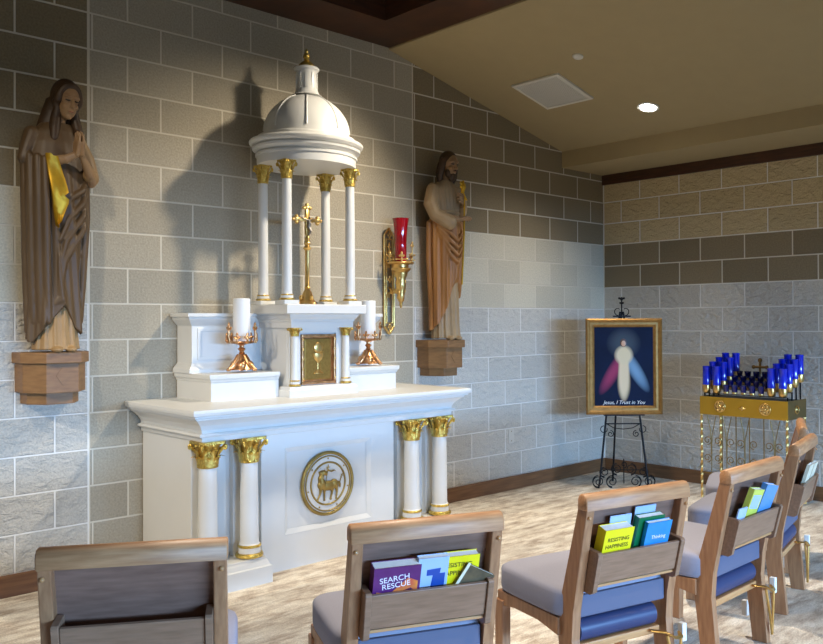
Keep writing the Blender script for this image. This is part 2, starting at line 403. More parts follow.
# ------------------------------------------------------------------ altar
AX = -3.69
altar = empty('altar', (AX, 0, 0), label='white painted high altar with four gold-capped columns on its front', cat='altar')
bm = BM()
box(bm, -.90, .90, -.56, -.012, .0, .798)
for s in (-1, 1):
    for cxo in (.85, .60): box(bm, s * cxo - .055, s * cxo + .055, -.598, -.56, .10, .80, .002)
obj('body', bm, M_white, altar)
bm = BM()   # centre panel with sunk field
px0, px1, pz0, pz1 = -.335, .305, .20, .70
for a in ((-.49, px0, 0, .80), (px1, .49, 0, .80), (px0, px1, 0, pz0), (px0, px1, pz1, .80)): box(bm, a[0], a[1], -.622, -.56, a[2], a[3])
box(bm, px0, px1, -.604, -.56, pz0, pz1)
obj('centre_panel', bm, M_white, altar)
bm = BM()   # sloping moulding round the field
for q in range(4):
    P0 = [(px0, pz0), (px1, pz0), (px1, pz1), (px0, pz1)]; P1 = [(px0 + .028, pz0 + .028), (px1 - .028, pz0 + .028), (px1 - .028, pz1 - .028), (px0 + .028, pz1 - .028)]
    a, b_, c_, d_ = P0[q], P0[(q + 1) % 4], P1[(q + 1) % 4], P1[q]
    loft(bm, [[(a[0], -.6235, a[1]), (d_[0], -.606, d_[1]), (a[0], -.60, a[1])], [(b_[0], -.6235, b_[1]), (c_[0], -.606, c_[1]), (b_[0], -.60, b_[1])]])
obj('panel_moulding', bm, M_white, altar)
for s in (-1, 1):
    bm = BM(); xa, xb = sorted((s * .945, s * .505))
    ringstack(bm, xa, xb, -.76, -.5, [(0, 0), (0, .092), (-.010, .098), (-.018, .118), (-.024, .128), (-.024, .138), (-.03, .140)])
    obj('column_plinth', bm, M_white, altar)
    for cxo in (.85, .60): column(altar, s * cxo, -.675, .140, .800, .050, .142, .078)
bm = BM()
ringstack(bm, -.90, .90, -.715, -.010, [(0, .798), (.006, .7985), (.010, .803), (.012, .824), (.030, .828), (.034, .835), (.028, .844), (.012, .847), (.014, .862), (.030, .888), (.058, .912), (.074, .922), (.074, .930), (.092, .934), (.092, .944), (.105, .948), (.108, .962), (.105, .975), (.098, .978)])
obj('table_top', bm, M_white, altar)
bm = BM()   # medallion
MX, MZ = -.028, .457
Rm = Matrix.Translation((MX, -.612, MZ)) @ Matrix.Rotation(pi / 2, 4, 'X')
disc = BM(); lathe(disc, [(.175, 0), (.175, .010), (.001, .010)], 40, M=Rm); med = obj('medallion', disc, M_white, altar, 40)
torus(bm, .183, .011, n=48, m=10, M=Rm @ Matrix.Translation((0, 0, .008))); torus(bm, .163, .005, n=48, M=Rm @ Matrix.Translation((0, 0, .012)))
torus(bm, .126, .006, n=40, M=Rm @ Matrix.Translation((0, 0, .012)))
for k in range(7):
    a = pi / 2 + 2 * pi * k / 7; ell(bm, (MX + .149 * cos(a), -.624, MZ + .149 * sin(a)), (.0055, .004, .0055), seg=8, rings=6)
obj('gold_ring', bm, M_medal, med, 60)
bm = BM()   # standing lamb holding a banner, low relief
def P(x, z, d=0): return (MX + x * 1.12, -.628 - d, MZ + z * 1.05)
ell(bm, P(-.005, -.012), (.056, .018, .030)); ell(bm, P(-.045, -.004), (.030, .018, .028)); ell(bm, P(.035, -.006), (.030, .017, .030))
caps(bm, [P(-.045, .01), P(-.052, .035), P(-.040, .062)], [.022, .018, .015])
ell(bm, P(-.028, .064, .004), (.024, .013, .013), Matrix.Rotation(.5, 3, 'Y')); caps(bm, [P(-.045, .072, .004), P(-.062, .066, .004)], [.006, .004])
for x, x2, x3 in ((-.050, -.056, -.072), (-.030, -.028, -.028), (.030, .022, .014), (.050, .056, .050)):
    caps(bm, [P(x, -.02), P(x2, -.055), P(x3, -.088)], [.012, .0065, .0055]); ell(bm, P(x3, -.092), (.009, .008, .005), seg=10, rings=6)
caps(bm, [P(.062, 0), P(.074, -.012), P(.076, -.03)], [.008, .008, .005])
caps(bm, [P(.020, -.05, .006), P(-.02, .02, .006), P(-.004, .108, .006)], [.0035] * 3, 8)
caps(bm, [P(-.014, .092, .006), P(.006, .094, .006)], [.003] * 2, 8)
tube(bm, [P(-.008, .078, .006), P(.015, .068, .007), P(.032, .074, .006), P(.045, .064, .006)], [.012, .013, .010, .003], 8, flat=.4)
lathe(bm, [(.026, 0), (.026, .003), (.022, .003), (.001, .002)], 24, M=Matrix.Translation(P(-.04, .070, -.008)) @ Matrix.Rotation(pi / 2, 4, 'X'))
for a in range(5): caps(bm, [P(.070 + .004 * a, -.01 + .012 * a), P(.076 + .006 * a, -.002 + .012 * a)], [.004, .003], 6)
sculpt('lamb', bm, M_medal, med, .0035, 2)

# ------------------------------------------------------------------ retable (rear steps and wings)
ret = empty('retable', (AX, 0, .978), label='white stepped shelf with raised side wings standing on the altar top behind the tabernacle', cat='altar shelf')
for s in (-1, 1):
    bm = BM(); xa, xb = 0, 0
    # step (two halves either side of the tabernacle)
    prof = [(0, 0), (0, .105), (.005, .108), (.008, .118), (.016, .128), (.018, .142), (.018, .150), (.014, .152)]
    rings = []
    for o, z in prof:
        x_out = s * (.688 + o); x_in = s * .282 if s > 0 else s * .242
        rings.append([(min(x_out, x_in), -.42 - o, z), (max(x_out, x_in), -.42 - o, z), (max(x_out, x_in), -.012, z), (min(x_out, x_in), -.012, z)])
    loft(bm, rings); obj('step', bm, M_white, ret)
    bm = BM(); prof = [(.030, .152), (.030, .172), (.024, .182), (.010, .196), (0, .210), (0, .425), (.004, .432), (.012, .440), (.030, .462), (.034, .470), (.034, .478), (.046, .482), (.046, .500), (.042, .502)]
    rings = []
    for o, z in prof:
        x_out = s * (.685 + o); x_in = s * .32 if s > 0 else s * .28
        rings.append([(min(x_out, x_in), -.19 - o, z), (max(x_out, x_in), -.19 - o, z), (max(x_out, x_in), -.012, z), (min(x_out, x_in), -.012, z)])
    loft(bm, rings); obj('wing', bm, M_white, ret)
    bm = BM(); xa, xb = sorted((s * .65, s * .37))
    for a in ((xa, xb, .225, .245), (xa, xb, .395, .415), (xa, xa + .02, .245, .395), (xb - .02, xb, .245, .395)): box(bm, a[0], a[1], -.196, -.189, a[2], a[3], .002)
    obj('panel_moulding', bm, M_white, ret)

# ------------------------------------------------------------------ tabernacle
TZ = .978
TX = -3.672
tab = empty('tabernacle', (TX, 0, TZ), label='white tabernacle cabinet in the centre of the altar with small gold door', cat='tabernacle')
bm = BM()
box(bm, -.218, .218, -.445, -.02, .05, .51); box(bm, -.296, .296, -.16, -.02, .153, .497)
for a in ((-.215, -.135, .05, .42), (.135, .215, .05, .42), (-.135, .135, .378, .42)): box(bm, a[0], a[1], -.468, -.44, a[2], a[3], .002)
obj('cabinet', bm, M_white, tab)
bm = BM(); ringstack(bm, -.245, .245, -.522, -.02, [(.012, 0), (.012, .040), (.006, .046), (0, .058), (-.004, .060)]); obj('pedestal', bm, M_white, tab)
bm = BM(); ringstack(bm, -.232, .232, -.515, -.02, [(0, .413), (0, .448), (.006, .450), (.008, .462), (.022, .480), (.026, .490), (.030, .494), (.052, .497)]); obj('frieze', bm, M_white, tab)
bm = BM(); ringstack(bm, -.262, .262, -.535, -.02, [(.03, .497), (.034, .500), (.034, .548), (.028, .554)]); obj('top_slab', bm, M_white, tab)
for s in (-1, 1): column(tab, s * .192, -.492, .060, .413, .0225, .052, .042)
bm = BM()
for a in ((-.128, .128, .065, .082), (-.128, .128, .355, .372), (-.128, -.113, .082, .355), (.113, .128, .082, .355)): box(bm, a[0], a[1], -.476, -.44, a[2], a[3], .003)
box(bm, -.113, .113, -.452, -.44, .082, .355)
dr = obj('door', bm, M_copper, tab)
bm = BM(); box(bm, -.100, .100, -.462, -.452, .090, .347, .004); obj('door_panel', bm, M_doorg, dr)
bm = BM(); C = Matrix.Translation((0, -.464, .128))
lathe(bm, [(.036, 0), (.034, .006), (.014, .022), (.007, .035), (.012, .045), (.012, .052), (.007, .060), (.009, .072), (.028, .088), (.036, .108), (.037, .125), (.033, .125), (.001, .110)], 24, sy=.35, M=C)
ell(bm, (0, -.466, .128 + .160), (.033, .006, .033)); tube(bm, [(-.005, -.47, .275), (.005, -.47, .275)], .002); box(bm, -.003, .003, -.474, -.468, .268, .308); box(bm, -.014, .014, -.474, -.468, .288, .294)
obj('chalice_relief', bm, M_brass, dr, 50)
for z in (.10, .16, .22, .28, .34):
    for x in (-.121, .121): bm = BM(); ell(bm, (x, -.478, z), (.006, .005, .008), seg=10, rings=6); obj('stud', bm, M_brass, dr, 60)

# ------------------------------------------------------------------ canopy on four columns
CZ = TZ + .5545
can = empty('domed_canopy', (TX, -.35, CZ), label='white domed canopy on four slender gold-capped columns above the tabernacle', cat='canopy')
for sx_ in (-1, 1):
    for sy_ in (-1, 1): column(can, sx_ * .238, sy_ * .130, .024, .862, .0305, .112, .04, plinth=.052)
bm = BM(); EY = .90
lathe(bm, [(.300, .862), (.316, .862), (.318, .880), (.318, .912), (.326, .914), (.328, .926), (.314, .930), (.314, .938), (.330, .944), (.345, .956), (.348, .968), (.334, .971), (.334, .976), (.352, .980), (.364, .992), (.367, 1.004), (.360, 1.012), (.335, 1.022), (.318, 1.026), (.314, 1.040), (.292, 1.046), (.288, 1.052), (.001, 1.052)], 64, sy=EY); obj('entablature', bm, M_white, can, 28)
bm = BM(); dome = [(.276, 1.05)] + [(.272 * cos(a) ** .95, 1.062 + .252 * sin(a)) for a in [k * radians(76) / 14 for k in range(15)]] + [(.072, 1.322)]
lathe(bm, dome, 64, sy=.94); dm = obj('dome', bm, M_white, can, 30)
for k in range(8):
    bm = BM(); a = 2 * pi * k / 8 + .2; pts = []
    for j in range(12):
        e = j * radians(66) / 11 + .08; r = .272 * cos(e) ** .95 + .001; pts.append((cos(a) * r, sin(a) * r * .94, 1.062 + .252 * sin(e)))
    tube(bm, pts, [.0055] * 12, 6)
    obj('rib', bm, M_white, dm, 60)
bm = BM(); lathe(bm, [(.095, 1.312), (.080, 1.322), (.074, 1.336), (.068, 1.35), (.066, 1.46), (.070, 1.468), (.078, 1.474), (.080, 1.484), (.074, 1.490), (.001, 1.490)], 32)
for k in range(10):
    a = 2 * pi * k / 10; box(bm, -.007, .007, .064, .070, 1.355, 1.45, M=Matrix.Rotation(a, 4, 'Z'))
obj('lantern', bm, M_white, can, 30)
bm = BM(); lathe(bm, [(.058, 1.488), (.058, 1.496), (.048, 1.512), (.030, 1.528), (.015, 1.538), (.013, 1.545), (.022, 1.556), (.020, 1.574), (.010, 1.586), (.012, 1.594), (.006, 1.606), (.001, 1.612)], 24); obj('finial', bm, M_gold, can, 40)

# ------------------------------------------------------------------ crucifix under the canopy
cr = empty('altar_crucifix', (TX, -.35, CZ), label='gold standing crucifix with ornate base under the domed canopy', cat='crucifix')
bm = BM()
rings = []
for r, z in [(.052, 0), (.052, .012), (.045, .02), (.034, .045), (.030, .06), (.024, .085), (.016, .105), (.012, .115)]:
    rings.append([(cos(a) * r * (1.0 if i % 2 else .82), sin(a) * r * (1.0 if i % 2 else .82), z) for i, a in enumerate([2 * pi * k / 12 for k in range(12)])])
loft(bm, rings)
for k in range(3):
    a = -pi / 2 + 2 * pi * k / 3; ell(bm, (cos(a) * .05, sin(a) * .05, .012), (.018, .018, .014), seg=10, rings=6); ell(bm, (cos(a) * .034, sin(a) * .034, .05), (.012, .012, .02), seg=10, rings=6)
obj('base', bm, M_brass, cr, 40)
bm = BM(); lathe(bm, [(.012, .112), (.017, .122), (.012, .132), (.0115, .30), (.012, .385), (.020, .392), (.024, .402), (.016, .412), (.012, .42), (.018, .434), (.013, .448), (.016, .465), (.010, .48), (.008, .50)], 20); obj('stem', bm, M_brass, cr, 40)
bm = BM(); cz = .60
box(bm, -.012, .012, -.008, .008, .49, cz + .075, .002); box(bm, -.072, .072, -.008, .008, cz - .012, cz + .012, .002)
for dx, dz in ((0, 1), (-1, 0), (1, 0)):
    ex, ez = dx * .070, cz + dz * .085
    ell(bm, (ex, 0, ez), (.020, .012, .020), seg=12, rings=8)
    for u, v in ((dx * .022, dz * .022), (dz * .021, dx * .021), (-dz * .021, -dx * .021)): ell(bm, (ex + u, 0, ez + v), (.013, .010, .013), seg=10, rings=6)
for a in range(8): caps(bm, [(cos(a * pi / 4 + .39) * .012, 0, cz + sin(a * pi / 4 + .39) * .012), (cos(a * pi / 4 + .39) * .042, 0, cz + sin(a * pi / 4 + .39) * .042)], [.004, .002], 6)
obj('cross', bm, M_brass, cr, 50)
bm = BM()
caps(bm, [(0, -.014, cz - .005), (.002, -.016, cz - .03), (-.002, -.016, cz - .05)], [.010, .011, .009], 8); ell(bm, (.004, -.018, cz + .014), (.007, .007, .009), seg=10, rings=8)
for s in (-1, 1): caps(bm, [(s * .008, -.014, cz - .004), (s * .03, -.010, cz + .006), (s * .052, -.009, cz + .014)], [.005, .004, .003], 6)
caps(bm, [(-.004, -.016, cz - .05), (.006, -.022, cz - .078), (0, -.014, cz - .108)], [.007, .006, .004], 8); caps(bm, [(.005, -.016, cz - .05), (.010, -.022, cz - .078), (.003, -.014, cz - .108)], [.007, .006, .004], 8)
sculpt('corpus', bm, pm('silvered_metal', (.55, .53, .50), .35, metal=.8), cr, .0022, 1)
cr.scale = (1.12, 1.25, .89)

# ------------------------------------------------------------------ candlesticks and candles
def make_candlestick(loc, label):
    t = empty('candlestick', loc, label=label, cat='candlestick', group='ornate low candlesticks on the altar')
    bm = BM()
    for k in range(3):
        a = -pi / 2 + .5 + 2 * pi * k / 3
        tube(bm, [(cos(a) * r, sin(a) * r, z) for r, z in ((.018, .095), (.028, .075), (.045, .045), (.068, .022), (.084, .012))], [.014, .018, .019, .016, .010], 8)
        ell(bm, (cos(a) * .086, sin(a) * .086, .010), (.016, .016, .010), seg=10, rings=6)
        b2 = a + pi / 3; ell(bm, (cos(b2) * .050, sin(b2) * .050, .032), (.026, .026, .030), seg=12, rings=8)
    lathe(bm, [(.070, .008), (.066, .018), (.052, .035), (.040, .058), (.028, .082), (.018, .10)], 12)
    obj('foot', bm, M_copper, t, 60)
    bm = BM(); lathe(bm, [(.014, .098), (.020, .106), (.012, .114), (.018, .124), (.024, .130), (.014, .138), (.014, .150), (.030, .158), (.072, .164), (.082, .170), (.080, .176), (.062, .174), (.052, .176), (.001, .176)], 24)
    obj('stem', bm, M_copper, t, 50)
    for k in range(9):
        a = -pi / 2 + .55 + 2 * pi * k / 9; bm = BM(); big = k % 3 == 0
        d = .080; H = .075 if big else .022; q = Vector((cos(a) * (d + .006), sin(a) * (d + .006), .172 + H)); s = Vector((-sin(a), cos(a), 0)); w = .024 if big else .020
        tube(bm, [(cos(a) * d, sin(a) * d, .166), (cos(a) * (d + .010), sin(a) * (d + .010), .17 + H * .5), q], [.009, .008, .007], 8)
        ell(bm, q + Vector((0, 0, w * .7)), (.009, .009, w), seg=10, rings=8)
        for sg in (-1, 1): tube(bm, [q - Vector((0, 0, w * .2)), q + s * sg * w * .6 + Vector((0, 0, w * .2)), q + s * sg * w * 1.1 + Vector((0, 0, w * .55))], [.008, .008, .003], 8)
        obj('leaf_ornament', bm, M_copper, t, 60)
    return t
for x, y, side in ((-4.131, -.335, 'left'), (-3.170, -.335, 'right')):
    make_candlestick((x, y, 1.138), 'rose-gold leafy candlestick on the altar step %s of the tabernacle' % side)
    c = empty('candle', (x, y, 1.138 + .176), label='thick white candle in the candlestick %s of the tabernacle' % side, cat='candle', group='white altar candles')
    bm = BM(); lathe(bm, [(.049, 0), (.050, .004), (.050, .248), (.046, .252), (.044, .244), (.001, .240)], 32); obj('wax', bm, M_wax, c, 40)
    bm = BM(); tube(bm, [(0, 0, .238), (.001, 0, .248), (.003, 0, .255)], .0015, 6); obj('wick', bm, M_iron, c)

# ------------------------------------------------------------------ sanctuary lamp on the wall
sl = empty('lamp_wall_sconce', (-2.715, 0, 1.335), label='gold pointed wall bracket holding the red lamp right of the altar', cat='wall bracket')
bm = BM(); H = .775
for s in (-1, 1):
    tube(bm, [(s * .045, -.02, .055), (s * .045, -.02, H - .055)], .009, 8); tube(bm, [(s * .028, -.024, .08), (s * .028, -.024, H - .08)], .006, 8)
    for z0, z1 in ((.055, .0), (H - .055, H)): tube(bm, [(s * .045, -.02, z0), (0, -.02, z1)], .009, 8)
for z in (.08, .30, .52, H - .08): tube(bm, [(-.045, -.022, z), (.045, -.022, z)], .005, 6)
for z in (.28, .50): box(bm, -.012, .012, -.015, 0, z - .015, z + .015)
for z in (.05, .40, .60, H - .05):
    for k in range(4): a = k * pi / 2; ell(bm, (cos(a) * .012, -.028, z + sin(a) * .016), (.009, .006, .012), seg=8, rings=6)
obj('backplate', bm, M_brass, sl, 60)
bm = BM(); tube(bm, [(0, -.02, .34), (0, -.07, .30), (0, -.12, .33), (0, -.145, .40)], [.010, .012, .010, .010], 8); tube(bm, [(0, -.02, .52), (0, -.08, .515), (0, -.14, .50)], .008, 8)
for k in range(5): ell(bm, (.006 * (k % 2), -.04 - .018 * k, .305 + .008 * (k % 3)), (.012, .012, .014), seg=8, rings=6)
obj('arm', bm, M_brass, sl, 60)
bm = BM(); lathe(bm, [(.001, .185), (.006, .19), (.012, .21), (.010, .225), (.020, .24), (.030, .30), (.026, .31), (.036, .33), (.038, .38), (.034, .40), (.050, .43), (.048, .445), (.072, .465), (.070, .475), (.055, .48), (.055, .50), (.09, .505), (.096, .512), (.094, .52), (.045, .52), (.001, .515)], 28, (0, -.15, 0))
for k in range(16):
    a = k * 2.4; z = .25 + .013 * k; r = .018 + .024 * k / 16; ell(bm, (cos(a) * r, -.15 + sin(a) * r, z), (.011, .011, .015), seg=8, rings=6)
obj('cup', bm, M_brass, sl, 50)
for k in range(6):
    a = -pi / 2 + k * pi / 3 + .4; bm = BM(); big = k % 3 == 0; R0 = .092; hh = .12 if big else .045
    c0 = Vector((cos(a) * R0, -.15 + sin(a) * R0, .515)); s = Vector((-sin(a), cos(a), 0))
    tube(bm, [c0, c0 + Vector((0, 0, hh))], [.006, .005], 6); tube(bm, [c0 + s * .035 + Vector((0, 0, hh * .45)), c0 - s * .035 + Vector((0, 0, hh * .45))], .005, 6)
    q = c0 + Vector((0, 0, hh)); ell(bm, q + Vector((0, 0, .014)), (.008, .008, .018), seg=8, rings=6)
    for sg in (-1, 1): ell(bm, q + s * sg * .013, (.009, .009, .009), seg=8, rings=6); ell(bm, c0 + s * sg * .038 + Vector((0, 0, hh * .45)), (.008, .008, .008), seg=8, rings=6)
    obj('fleur_ornament', bm, M_brass, sl, 60)
bm = BM(); lathe(bm, [(.040, .0), (.042, .004), (.043, .14), (.050, .25), (.060, .315), (.058, .316), (.048, .25), (.041, .14), (.039, .01), (.001, .008)], 32)
tag(obj('sanctuary_lamp', bm, M_red, None, 40, loc=(-2.715, -.15, 1.335 + .521)), 'tall flared ruby red glass lamp held in the gold wall bracket', 'lamp')

# ------------------------------------------------------------------ statues
M_corb = pm('carved_corbel_wood', (.57, .42, .26), .5, c2=(.49, .35, .21), vscale=4, stretch=(3, 3, 16))
M_skin = pm('statue_flesh', (.62, .49, .34), .5, c2=(.56, .43, .30), vscale=10)
M_tan = pm('statue_tan_robe', (.66, .53, .36), .5, c2=(.58, .46, .30), vscale=6, stretch=(1, 1, .3))
M_mantle = pm('statue_brown_mantle', (.39, .30, .19), .5, c2=(.31, .23, .14), vscale=6, stretch=(1, 1, .3))
M_hair = pm('statue_hair', (.29, .20, .11), .5, c2=(.21, .14, .07), vscale=20)
M_ochre = pm('statue_ochre_cloak', (.70, .48, .25), .48, c2=(.58, .39, .20), vscale=6, stretch=(1, 1, .3))
M_cream = pm('statue_cream_tunic', (.68, .57, .42), .5, c2=(.60, .50, .36), vscale=6)
M_eye = pm('statue_eye', (.12, .08, .06), .4)
M_lip = pm('statue_lip', (.55, .30, .22), .5)
M_leafg = pm('statue_gold_leaf', (.85, .66, .16), .35, metal=.6, c2=(.72, .54, .12), vscale=15)

def corbel(loc, label):
    t = empty('wall_corbel', loc, label=label, cat='wall pedestal', group='wooden statue pedestals on the block wall')
    def poly(s, e=0): return [(-.165 * s, 0), (-.165 * s, -.13 * s - e), (-.085 * s, -.25 * s - e), (.085 * s, -.25 * s - e), (.165 * s, -.13 * s - e), (.165 * s, 0)]
    bm = BM(); prism(bm, poly(1.06), .215, .272, 'xy', .004); obj('top_slab', bm, M_corb, t)
    bm = BM(); prism(bm, poly(.97), .062, .215, 'xy', .003); prism(bm, [(0, .10), (.035, .15), (0, .20), (-.035, .15)], -.245, -.240, 'xz'); obj('block', bm, M_corb, t)
    bm = BM(); prism(bm, poly(.80), .0, .062, 'xy', .003); obj('lower_block', bm, M_corb, t)
    return t
corbel((-5.125, 0, 1.003), 'faceted oak wall pedestal under the statue with praying hands')
corbel((-2.262, 0, 1.013), 'faceted oak wall pedestal under the bearded statue')

def cloth(bm, secs, fold, n=96, nz=40, th0=0, th1=2 * pi, hem=None, thick=.012, closed=True):
    """draped shell: secs = (z, cx, cy, rx, ry); fold(th, z) adds to the radius; hem(th) lowers the start"""
    def at(z):
        for a, b_ in zip(secs, secs[1:]):
            if a[0] <= z <= b_[0]:
                t = (z - a[0]) / (b_[0] - a[0]); t = t * t * (3 - 2 * t) * .4 + t * .6
                return [a[i] + (b_[i] - a[i]) * t for i in range(1, 5)]
        return secs[-1][1:] if z > secs[-1][0] else secs[0][1:]
    top = secs[-1][0]
    def pt(th, k, off):
        z0 = hem(th) if hem else secs[0][0]; z = z0 + (top - z0) * k / nz
        cx_, cy_, rx, ry = at(z); f = fold(th, z) + off
        return (cx_ + (rx + f) * cos(th), cy_ + (ry + f) * sin(th), z)
    if closed:
        loft(bm, [[pt(2 * pi * i / n, k, 0) for i in range(n)] for k in range(nz + 1)])
    else:
        rings = []
        for k in range(nz + 1):
            o = [pt(th0 + (th1 - th0) * i / n, k, 0) for i in range(n + 1)]; inn = [pt(th0 + (th1 - th0) * i / n, k, -thick) for i in range(n + 1)]
            rings.append(o + inn[::-1])
        loft(bm, rings)

def hand(bm, w, d, up, side, L=.10, r=.0095, curl=0.0, spread=.6, thumb=1):
    """palm and five fingers from wrist w towards d; up = back-of-hand normal, side = towards the thumb"""
    w, d, up, side = Vector(w), Vector(d).normalized(), Vector(up).normalized(), Vector(side).normalized()
    pc = w + d * L * .42
    for s in (-.75, -.25, .25, .75): caps(bm, [w + side * s * .018, w + d * L * .75 + side * s * .036], [.012, .012], 8)
    for i, s in enumerate((.9, .3, -.3, -.9)):
        b0 = w + d * L * .75 + side * s * .032; ln = L * (.66, .75, .70, .55)[i]
        p1 = b0 + d * ln * .45 - up * curl * ln * .2; p2 = p1 + (d * (1 - curl * .7) - up * curl).normalized() * ln * .32; p3 = p2 + (d * (1 - curl * 1.3) - up * curl * 1.4).normalized() * ln * .25
        caps(bm, [b0, p1, p2, p3], [r, r * .92, r * .82, r * .65], 8)
    t0 = w + d * L * .18 + side * .026
    caps(bm, [t0, t0 + (d + side * spread).normalized() * L * .33, t0 + (d * 1.2 + side * spread * .3 - up * .2).normalized() * L * .62], [r * 1.2, r * 1.05, r * .75], 8)

def head(bm, c, R, s=1, beard=False):
    """head solid: c = centre, R = 3x3 rotation; face looks to local -Y"""
    def q(x, y, z): return Vector(c) + R @ Vector((x * s, y * s, z * s))
    ell(bm, q(0, .008, .022), (.064 * s, .076 * s, .074 * s), R, 24, 16)
    ell(bm, q(0, -.016, -.030), (.050 * s, .052 * s, .062 * s), R, 20, 14)
    ell(bm, q(0, -.040, -.074), (.022 * s, .020 * s, .018 * s), R, 14, 10)
    caps(bm, [q(0, -.066, .018), q(0, -.080, -.012), q(0, -.086, -.022)], [.007 * s, .009 * s, .010 * s], 10)
    for k in (-1, 1):
        ell(bm, q(k * .009, -.076, -.024), (.008 * s, .008 * s, .006 * s), R, 10, 6)
        caps(bm, [q(k * .012, -.066, .028), q(k * .030, -.064, .031), q(k * .044, -.052, .024)], [.006 * s, .007 * s, .005 * s], 8)
        ell(bm, q(k * .031, -.046, -.022), (.018 * s, .018 * s, .016 * s), R, 12, 8)
        ell(bm, q(k * .064, .006, -.005), (.008 * s, .016 * s, .022 * s), R, 10, 8)
    ell(bm, q(0, -.065, -.046), (.018 * s, .010 * s, .006 * s), R, 12, 8); ell(bm, q(0, -.063, -.054), (.015 * s, .010 * s, .006 * s), R, 12, 8)

def face_marks(parent, c, R, s=1):
    def q(x, y, z): return Vector(c) + R @ Vector((x * s, y * s, z * s))
    for k in (-1, 1):
        bm = BM(); caps(bm, [q(k * .016, -.0665, .008), q(k * .026, -.0665, .006), q(k * .037, -.059, .008)], [.0035 * s, .0045 * s, .003 * s], 8); obj('eye', bm, M_eye, parent, 60)
    bm = BM(); caps(bm, [q(-.014, -.070, -.049), q(0, -.0755, -.050), q(.014, -.070, -.049)], [.002 * s, .0032 * s, .002 * s], 8); obj('lips', bm, M_lip, parent, 60)

# --- statue with joined hands
st = empty('praying_statue', (-5.125, -.145, 1.2755), 0, 'tall carved statue of a veiled woman with joined hands and brown mantle', 'statue')
st.rotation_euler = (0, 0, radians(0)); st.scale = (.90, 1, 1)
HC = (.045, -.045, 1.315); HR = (Matrix.Rotation(radians(4), 3, 'Z') @ Matrix.Rotation(radians(12), 3, 'X') @ Matrix.Rotation(radians(4), 3, 'Y'))
bm = BM(); head(bm, HC, HR)
caps(bm, [(.025, -.01, 1.255), (.015, 0, 1.20), (.01, 0, 1.15)], [.034, .036, .05])
# joined hands
for s in (-1, 1):
    w = (.058 + s * .014, -.175, 1.02)
    hand(bm, w, (0.0 - s * .04, -.10, 1), (s, 0, 0), (0, 1, .1), L=.078, r=.008)
caps(bm, [(.185, -.045, .905), (.15, -.11, .935), (.075, -.172, 1.02)], [.032, .028, .017]); caps(bm, [(-.06, -.10, .985), (0, -.15, .995), (.044, -.172, 1.02)], [.028, .024, .017])
body = sculpt('body', bm, M_skin, st, .0036, 2)
face_marks(body, HC, HR)
bm = BM()   # under-robe with pleats
cloth(bm, [(.012, -.005, -.01, .125, .098), (.10, -.005, -.005, .117, .09), (.35, -.005, 0, .112, .085), (.8, 0, 0, .115, .085), (1.0, .005, 0, .12, .085), (1.12, .005, 0, .115, .075), (1.18, .01, 0, .06, .05)],
      lambda th, z: .006 * sin(13 * th + 1) * (1 - z * .7) + .003 * sin(29 * th))
ell(bm, (-.035, -.105, .014), (.030, .045, .016)); ell(bm, (.045, -.10, .014), (.030, .045, .016))
# sleeves
caps(bm, [(.115, .0, 1.12), (.165, -.02, 1.02), (.190, -.04, .925)], [.050, .050, .042]); caps(bm, [(.190, -.04, .925), (.155, -.09, .935)], [.04, .038])
sculpt('robe', bm, M_tan, st, .005, 1)
bm = BM()   # mantle
def hemM(th):
    d = math.degrees(th) % 360  # front = 270
    pts = [(0, .10), (180, .06), (200, .05), (232, .12), (250, .27), (262, .30), (285, .22), (305, .13), (330, .08), (360, .10)]
    for a, b_ in zip(pts, pts[1:]):
        if a[0] <= d <= b_[0]: return a[1] + (b_[1] - a[1]) * (d - a[0]) / (b_[0] - a[0])
    return .08
def foldM(th, z):
    d = th - .9 * (1.0 - z) * (1 if cos(th) > -.2 else 0)
    k = max(.12, min(1, (1.04 - z) / .25)); return (.010 * sin(8 * d + 2 * z) * (.5 + .5 * (1 - z)) + .005 * sin(17 * d + 1.3)) * k
cloth(bm, [(.0, -.01, 0, .150, .118), (.3, -.008, 0, .143, .112), (.6, -.006, 0, .150, .112), (.88, -.008, 0, .165, .115), (1.0, -.005, .005, .170, .108), (1.08, 0, .01, .158, .10), (1.15, .005, .015, .135, .085), (1.20, .01, .02, .09, .07)], foldM, hem=hemM, n=120, nz=60)
# cloak hanging over the forearm on the viewer's left, with deep vertical pleats
for i, (x, y, r) in enumerate(((-.185, -.01, .022), (-.165, -.045, .026), (-.135, -.078, .026), (-.105, -.105, .024))):
    caps(bm, [(x, y, 1.02 - .01 * i), (x + .004, y - .006, .8), (x + .015, y + .004, .45), (x + .03, y + .02, .16 - .05 * (i == 0))], [r * .8, r, r, r * .8], 10)
caps(bm, [(-.135, .0, 1.13), (-.165, -.01, 1.06), (-.19, -.02, 1.0)], [.045, .04, .03])
for k in range(4):   # diagonal swags below the viewer's-right elbow
    caps(bm, [(.160 - .004 * k, -.035, .92 - .045 * k), (.12, -.088, .85 - .07 * k), (.04 - .012 * k, -.106, .80 - .11 * k), (-.02, -.110, .72 - .14 * k)], [.018, .018, .016, .010], 10)
caps(bm, [(.15, -.02, .95), (.15, -.04, .7), (.13, -.05, .4), (.115, -.05, .16)], [.035, .03, .025, .02])
sculpt('mantle', bm, M_mantle, st, .0052, 1)
bm = BM()   # veil round head and shoulders
def q(x, y, z): return Vector(HC) + HR @ Vector((x, y, z))
ell(bm, q(0, .038, .030), (.080, .078, .092), HR, 24, 16)
